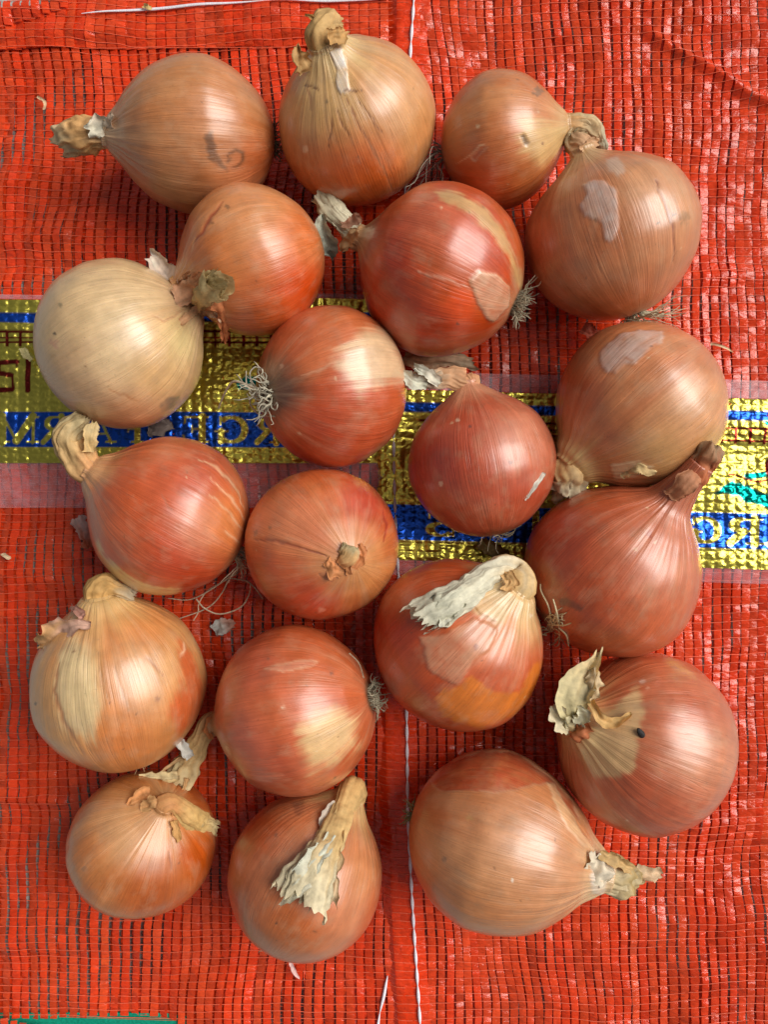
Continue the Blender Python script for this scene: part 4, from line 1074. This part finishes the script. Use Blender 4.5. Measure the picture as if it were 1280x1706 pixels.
stalk(o_[9], [(778, 638, 'c1'), (752, 629, 'c3'), (718, 632, 'c4'), (690, 630, 'c3')], [20, 17, 16, 15], ((210, 156, 122), (208, 168, 136), (212, 210, 200)), 9, flat=1.5, ragged=.14, dirt=.25)
flap(o_[9], [(735, 640, 'c7'), (712, 622, 'c8'), (690, 610, 'c7')], [8, 9, 5], (222, 222, 216), 118, tint=(206, 212, 208))
flap(o_[9], [(712, 640, 'c7'), (690, 636, 'c8'), (668, 618, 'c8')], [10, 11, 7], (206, 212, 204), 119, tint=(214, 220, 214))
stalk(o_[10], [(946, 792, 'c0'), (936, 828, 'c-7')], [32, 27], ((212, 184, 132), (206, 178, 132), (208, 204, 186)), 10, flat=1.3, ragged=.16, dirt=.35, layers=((1, .86), (.72, .8), (.62, 1.0)))
flap(o_[10], [(1035, 790, 's1'), (1062, 778, 's2'), (1092, 786, 's1')], [9, 11, 6], (218, 196, 150), 120, curl=-.3)
stalk(o_[11], [(1182, 754, 'c3'), (1190, 742, 'c3')], [18, 14], ((192, 112, 80), (196, 124, 90), (160, 136, 112)), 11, flat=1.25, ragged=.06, dirt=.45)
flap(o_[11], [(1118, 830, 's1'), (1152, 800, 's4'), (1182, 762, 's4')], [12, 15, 9], (196, 140, 108), 121, tint=(180, 130, 104), curl=-.4)
stalk(o_[12], [(122, 756, 'c1'), (114, 726, 'c2'), (142, 702, 'c1')], [27, 26, 20], ((206, 160, 116), (212, 184, 138), (196, 184, 150)), 12, flat=1.3, ragged=.10, dirt=.4)
flap(o_[12], [(150, 752, 'c6'), (150, 725, 'c7'), (158, 704, 'c5')], [10, 12, 7], (212, 188, 140), 122, tint=(206, 190, 150))
stalk(o_[13], [(566, 940, 's0'), (578, 928, 's2'), (584, 908, 's3')], [9, 14, 13], ((202, 140, 94), (206, 170, 124), (186, 178, 148)), 13, flat=2.2, ragged=.06, dirt=.45, layers=((1, 1), (.6, .97)), start=False)
flap(o_[13], [(590, 948, 's0.4'), (602, 930, 's1.5'), (600, 908, 's1.5')], [7, 9, 5], (204, 136, 90), 124, curl=-.3)
flap(o_[13], [(572, 950, 's0.4'), (556, 948, 's1.2'), (546, 932, 's1')], [10, 13, 9], (204, 142, 96), 123, curl=-.3)
flap(o_[13], [(582, 958, 's0.4'), (580, 942, 's1.6'), (586, 928, 's2')], [4, 5, 4], (198, 140, 96), 152, curl=.4)
stalk(o_[14], [(852, 952, 's10'), (830, 951, 's10'), (798, 970, 's8'), (758, 1000, 's6'), (712, 1030, 's5')], [25, 22, 22, 24, 28], ((222, 196, 148), (222, 226, 218), (214, 220, 212)), 14, flat=1.8, ragged=.10, dirt=.15)
flap(o_[14], [(770, 1000, 's7'), (748, 1020, 's5'), (738, 1044, 's4')], [11, 11, 7], (206, 212, 204), 125, tint=(222, 226, 220))
flap(o_[14], [(845, 985, 's2'), (852, 966, 's6'), (838, 956, 's8')], [9, 10, 6], (214, 180, 130), 126)
stalk(o_[15], [(176, 976, 'c2'), (198, 983, 'c1'), (218, 991, 'c-2')], [18, 12, 8], ((212, 176, 120), (208, 172, 116), (206, 200, 184)), 15, flat=1.4, ragged=.1, dirt=.35)
flap(o_[15], [(150, 1040, 's1'), (128, 1040, 's4'), (104, 1046, 's5'), (80, 1066, 's6'), (62, 1072, 's5')], [8, 14, 16, 15, 10], (206, 172, 160), 127, tint=(222, 182, 132), curl=.4, ragged=.5)
flap(o_[15], [(140, 1030, 's2'), (128, 1018, 's4'), (118, 1012, 's4')], [6, 7, 4], (206, 160, 150), 128)
stalk(o_[16], [(338, 1226, 'c2'), (320, 1260, 'c1'), (300, 1296, 'c-1')], [16, 20, 25], ((206, 150, 106), (206, 178, 132), (216, 204, 168)), 16, flat=2.0, ragged=.16, dirt=.2)
flap(o_[16], [(318, 1262, 'c6'), (306, 1245, 'c7'), (294, 1230, 'c7')], [9, 9, 14], (214, 218, 222), 129, curl=.4, tip=0)
flap(o_[16], [(300, 1290, 'c3'), (270, 1292, 'c3'), (236, 1294, 'c2')], [6, 6, 4], (222, 210, 172), 130, n=16)
flap(o_[16], [(298, 1296, 'c3'), (278, 1302, 'c3'), (258, 1308, 'c2')], [4, 4, 3], (220, 204, 160), 131, n=16)
flap(o_[16], [(312, 1296, 'c3'), (306, 1312, 'c2'), (300, 1326, 'c2')], [4, 3, 1.5], (208, 176, 130), 132, n=14)
flap(o_[16], [(305, 1262, 'c3'), (288, 1272, 'c3'), (272, 1284, 'c3')], [3, 3, 2], (200, 170, 130), 133, n=14)
flap(o_[16], [(352, 1196, 'c5'), (346, 1216, 'c5'), (352, 1232, 'c4')], [6, 5, 3], (210, 140, 90), 134, n=14)
stalk(o_[17], [(942, 1186, 'c4')], [24], ((212, 172, 120), (220, 206, 168), (214, 214, 190)), 17, flat=1.3, ragged=.4, dirt=.25)
flap(o_[17], [(962, 1196, 'c5'), (955, 1168, 'c8'), (966, 1140, 'c8'), (984, 1112, 'c6'), (1000, 1080, 'c4')], [18, 27, 24, 12, 4], (214, 208, 172), 135, tint=(220, 206, 170), curl=.35, ragged=.2)
flap(o_[17], [(978, 1166, 'c9'), (990, 1140, 'c10'), (990, 1110, 'c8')], [8, 13, 6], (218, 200, 168), 136, curl=-.5)
flap(o_[17], [(952, 1214, 'c4'), (934, 1200, 'c6'), (920, 1176, 'c7')], [11, 14, 9], (214, 208, 184), 137, tint=(222, 218, 200), curl=.5)
flap(o_[17], [(985, 1212, 's1'), (965, 1222, 's3'), (948, 1222, 'c4')], [10, 14, 8], (206, 130, 90), 138, curl=-.4)
flap(o_[17], [(1052, 1190, 's1'), (1020, 1206, 's3'), (996, 1190, 's6'), (984, 1164, 'c8')], [3, 8, 8, 5], (222, 190, 134), 139, curl=.6, ragged=.15)
flap(o_[17], [(965, 1205, 'c7'), (972, 1190, 'c9'), (962, 1180, 'c9')], [10, 12, 8], (222, 222, 204), 140, curl=.6)
stalk(o_[18], [(296, 1346, 's7'), (322, 1366, 's6'), (358, 1384, 's6')], [16, 19, 14], ((202, 150, 104), (208, 180, 124), (214, 204, 164)), 18, flat=2.0, ragged=.10, dirt=.25)
flap(o_[18], [(235, 1345, 's1'), (262, 1336, 's2'), (285, 1338, 's3')], [10, 13, 9], (204, 160, 112), 141, curl=-.2, ragged=.5)
flap(o_[18], [(288, 1366, 's3'), (294, 1384, 's3'), (298, 1402, 's1')], [5, 6, 4], (206, 164, 108), 142, n=16)
flap(o_[18], [(250, 1322, 's1'), (232, 1326, 's2'), (212, 1338, 's1')], [8, 9, 4], (206, 150, 100), 143)
stalk(o_[19], [(584, 1326, 'c6'), (570, 1354, 's8'), (552, 1400, 's5'), (530, 1445, 's5'), (506, 1496, 's4')], [23, 19, 22, 32, 42], ((208, 176, 124), (208, 184, 136), (214, 210, 190)), 19, flat=3.0, ragged=.10, dirt=.2)
flap(o_[19], [(556, 1395, 's8'), (530, 1432, 's8'), (500, 1470, 's7'), (466, 1496, 's5')], [12, 17, 18, 12], (206, 214, 208), 144, tint=(222, 224, 212), curl=.2, ragged=.4)
flap(o_[19], [(560, 1340, 's7'), (542, 1362, 's5'), (534, 1384, 's3')], [6, 8, 5], (206, 200, 196), 145, curl=.5)
flap(o_[19], [(566, 1360, 's9'), (560, 1420, 's7'), (552, 1478, 's5'), (548, 1506, 's4')], [8, 10, 14, 12], (212, 192, 150), 146, tint=(214, 196, 168), curl=.4, ragged=.4)
stalk(o_[20], [(1040, 1461, 'c-2'), (1066, 1462, 'c-7')], [28, 18], ((214, 186, 146), (214, 204, 176), (186, 168, 124)), 20, flat=1.3, ragged=.12, dirt=.5, layers=((1, .74), (.75, .95), (.5, 1.0)))
flap(o_[20], [(1052, 1462, 'c-3'), (1078, 1456, 'c-5'), (1102, 1456, 'c-8')], [13, 11, 6], (216, 196, 170), 147, curl=.5)
flap(o_[20], [(978, 1440, 's1'), (1000, 1450, 's2'), (1022, 1456, 'c9')], [22, 26, 18], (222, 216, 204), 148, curl=-.35, ragged=.3)
flap(o_[20], [(1000, 1424, 'c8'), (1030, 1438, 'c6'), (1056, 1450, 'c2')], [9, 10, 6], (206, 178, 130), 149)

roots(o_[1], 90, 6, 1.0, .5, (120, 108, 88), .26, disc=.17)
roots(o_[3], 22, 26, .5, .35, (176, 168, 150), .24, bias=(0, -1.2, .3))
roots(o_[4], 60, 17, 1.4, .35, (214, 202, 172), .3, bias=(1.3, .1, 1.0))
roots(o_[6], 110, 8, 1.2, .3, (184, 174, 148), .22, bias=(.2, .2, .4), disc=.14)
roots(o_[8], 46, 11, 1.0, .75, (198, 190, 168), .34, bias=(-.9, 0, .5), disc=.16,
      explicit=[([(452, 662, 's2'), (432, 650, 's6'), (408, 640, 50), (388, 636, 44), (374, 656, 36), (364, 680, 28)], .6), ([(440, 655, 's4'), (422, 640, 50), (416, 622, 52), (426, 611, 52), (434, 620, 52), (434, 645, 50)], .42), ([(446, 668, 's4'), (424, 660, 48), (416, 672, 46), (432, 690, 44), (458, 694, 's3')], .42), ([(430, 650, 50), (412, 645, 48), (398, 628, 46), (394, 624, 44)], .36), ([(432, 648, 50), (412, 642, 50), (410, 618, 50)], .36)])
roots(o_[9], 22, 10, 1.2, .5, (180, 168, 140), .24)
_rr = np.random.RandomState(11)
_ex = [([(920, 1038, 's1'), (914, 1010, 's4'), (902, 985, 's5'), (901, 973, 's5')], .42), ([(932, 1040, 's1'), (928, 1020, 's5'), (922, 998, 's6')], .45), ([(918, 1040, 's1'), (896, 1014, 's3'), (880, 1002, 's3')], .4), ([(915, 1040, 's1'), (938, 1042, 's5'), (952, 1038, 's5')], .4), ([(932, 1046, 's1'), (944, 1058, 's3'), (948, 1076, 's3')], .42)]
for _q in range(26):
    _x, _y = 918 + _rr.randn() * 9, 1040 + _rr.randn() * 9
    _a = _rr.uniform(0, 6.28); _l = _rr.uniform(9, 22)
    _ex.append(([(_x, _y, 's0.5'), (_x + _l * .5 * math.cos(_a), _y + _l * .5 * math.sin(_a), 's3'), (_x + _l * math.cos(_a + .6), _y + _l * math.sin(_a + .6), 's2')], _rr.uniform(.22, .34)))
roots(o_[11], 20, 10, 1.0, .5, (206, 192, 156), .3, bias=(-.2, .1, .6), explicit=_ex)
roots(o_[12], 34, 12, .7, .4, (206, 188, 160), .28, bias=(-.4, -.6, .1),
      explicit=[([(400, 944, 24), (370, 970, 14), (320, 998, 8), (280, 997, 7)], .36), ([(378, 965, 14), (345, 985, 9), (331, 1006, 8), (330, 1020, 7), (322, 1034, 7)], .36), ([(381, 965, 15), (368, 990, 10), (345, 1013, 8), (295, 1032, 7)], .36), ([(327, 998, 8), (340, 1013, 9), (366, 1023, 9), (400, 1012, 10), (415, 990, 12), (417, 972, 14)], .42), ([(383, 963, 16), (410, 968, 14), (425, 980, 14), (438, 998, 12)], .36), ([(404, 938, 28), (384, 960, 18), (352, 980, 10)], .36)])
roots(o_[15], 14, 6, 1.2, .4, (206, 176, 130), .24)
roots(o_[16], 80, 7.5, 1.2, .8, (184, 174, 148), .26, disc=.14, explicit=[([(606, 1130, 's1'), (598, 1105, 's4'), (582, 1088, 's4')], .34)])
roots(o_[20], 40, 6, .8, .3, (150, 148, 110), .26)
roots(o_[19], 3, 4, .6, .3, (206, 180, 150), .24)

# ------------------------------------------------------------------ loose bits
def loose(name, pts, hw, col, seed, label, cat, near=None, mat=None, **kw):
    X = np.array([where(near, q) for q in pts])
    V, Q, C = ribbon_arrays(X, np.array(hw, float), col, seed, **kw)
    base = np.array([X[:, 0].mean(), X[:, 1].mean(), X[:, 2].min()])
    return tag(build(name, V, Q, mat or M_PAPER, None, col=C, origin=base), label, cat)

FZ = 5.6
loose('skin_flake', [(357, 1050, FZ), (372, 1043, FZ + 2), (392, 1038, FZ)], [9, 14, 8], (206, 216, 222), 201, 'small white flake of onion skin lying between the red onions at lower left', 'flake', tint=(190, 150, 140))
loose('skin_flake', [(128, 862, FZ), (138, 882, FZ + 3), (150, 915, FZ + 1)], [10, 14, 9], (214, 190, 196), 202, 'pale lilac flake of skin sticking out from under the bent necked onion', 'flake', tint=(196, 120, 96))
loose('skin_flake', [(62, 160, FZ + 1), (74, 170, FZ + 2), (72, 182, FZ + 1)], [2.5, 3, 2], (226, 206, 176), 203, 'tiny curved sliver of skin on the red net at the top left', 'flake', n=14)
loose('skin_flake', [(36, 580, FZ + 1), (44, 592, FZ + 2), (54, 602, FZ + 2)], [6, 7, 5], (212, 208, 160), 204, 'pale flake on the gold label at the left of the cream onion', 'flake', n=16)
loose('skin_flake', [(4, 922, FZ), (9, 926, FZ + 1), (16, 930, FZ)], [3, 4, 3], (222, 206, 180), 205, 'cream grain of skin at the left edge below the gold label', 'flake', n=12)
loose('skin_flake', [(245, 716, FZ + 1), (265, 712, FZ + 3), (288, 706, FZ + 2)], [11, 14, 10], (120, 110, 110), 206, 'grey translucent flake in the gap on the blue band under the cream onion', 'flake')
loose('dry_stalk', [(672, 598, 12), (705, 604, 15), (745, 600, 16), (792, 606, 16)], [12, 15, 13, 13], (196, 156, 128), 207, 'dried stalk end poking out below the red onion with the spiky roots', 'stalk', tint=(176, 160, 140), curl=-.7, wrinkle=.3)
loose('skin_flake', [(905, 787, 's1'), (894, 806, 's1.2'), (876, 833, 's1')], [5, 4.5, 3], (232, 232, 230), 208, 'white sliver stuck on the small rose onion', 'flake', near=o_[9], n=18, ragged=.15)
loose('skin_flake', [(1185, 573, FZ + 1), (1202, 576, FZ + 3), (1222, 586, FZ + 1)], [2, 2, 1.2], (232, 214, 186), 209, 'thin pale strand on the red net right of the large onion', 'strand', n=14)
loose('skin_flake', [(484, 1600, 10), (488, 1615, FZ + 2), (498, 1630, FZ)], [3.5, 4, 1.5], (226, 200, 206), 210, 'thin pinkish white splinter below the bottom onion with the frayed neck', 'flake', n=14)
loose('skin_flake', [(800, 902, FZ + 2), (826, 920, FZ + 4), (846, 934, FZ + 2)], [12, 15, 9], (132, 112, 70), 211, 'dull translucent flake of skin on the gold edge below the small rose onion', 'flake')
loose('skin_flake', [(972, 545, FZ + 8), (985, 552, FZ + 8), (1000, 560, FZ + 6)], [9, 10, 7], (196, 110, 90), 212, 'reddish flake of skin in the gap between the two large right onions', 'flake')
loose('skin_flake', [(240, 8, 9), (246, 12, 10), (252, 10, 9)], [4, 5, 3], (216, 196, 140), 213, 'tiny yellowish crumb on the folded hem at the top', 'flake', n=12)
loose('skin_flake', [(58, 0, 3), (62, 4, 4), (68, 2, 3)], [3, 4, 2], (206, 206, 196), 214, 'pale crumb on the concrete at the top left corner', 'flake', n=12) if False else None
# black seed on the large lower right onion
cseed = surf(o_[17], 1068, 1221, 0.6)
a = np.linspace(0, 2 * np.pi, 16, endpoint=False)[None]; t = np.linspace(0.05, math.pi - 0.05, 12)[:, None]
dirv = np.array([0.55, -0.83, 0.0]); side = np.array([0.83, 0.55, 0.0])
prof_r = np.sin(t) * (1 + 0.25 * np.cos(t)) * (1 + 0.12 * noise(np.cos(a) * 3, np.sin(a) * 3, t * 3, 2))
V = cseed + (np.cos(t) * 0.0023 + 0 * a)[..., None] * dirv + (prof_r * np.cos(a) * 0.0013)[..., None] * side + (prof_r * np.sin(a) * 0.0009)[..., None] * np.array([0, 0, 1.0])
V = V.reshape(-1, 3)
tag(build('black_seed', V, grid_quads(12, 16, closed=True), M_DARK, None, col=np.broadcast_to(lin((34, 30, 30)), V.shape), origin=cseed), 'tiny black seed on the pale fan of the lower right onion', 'seed')
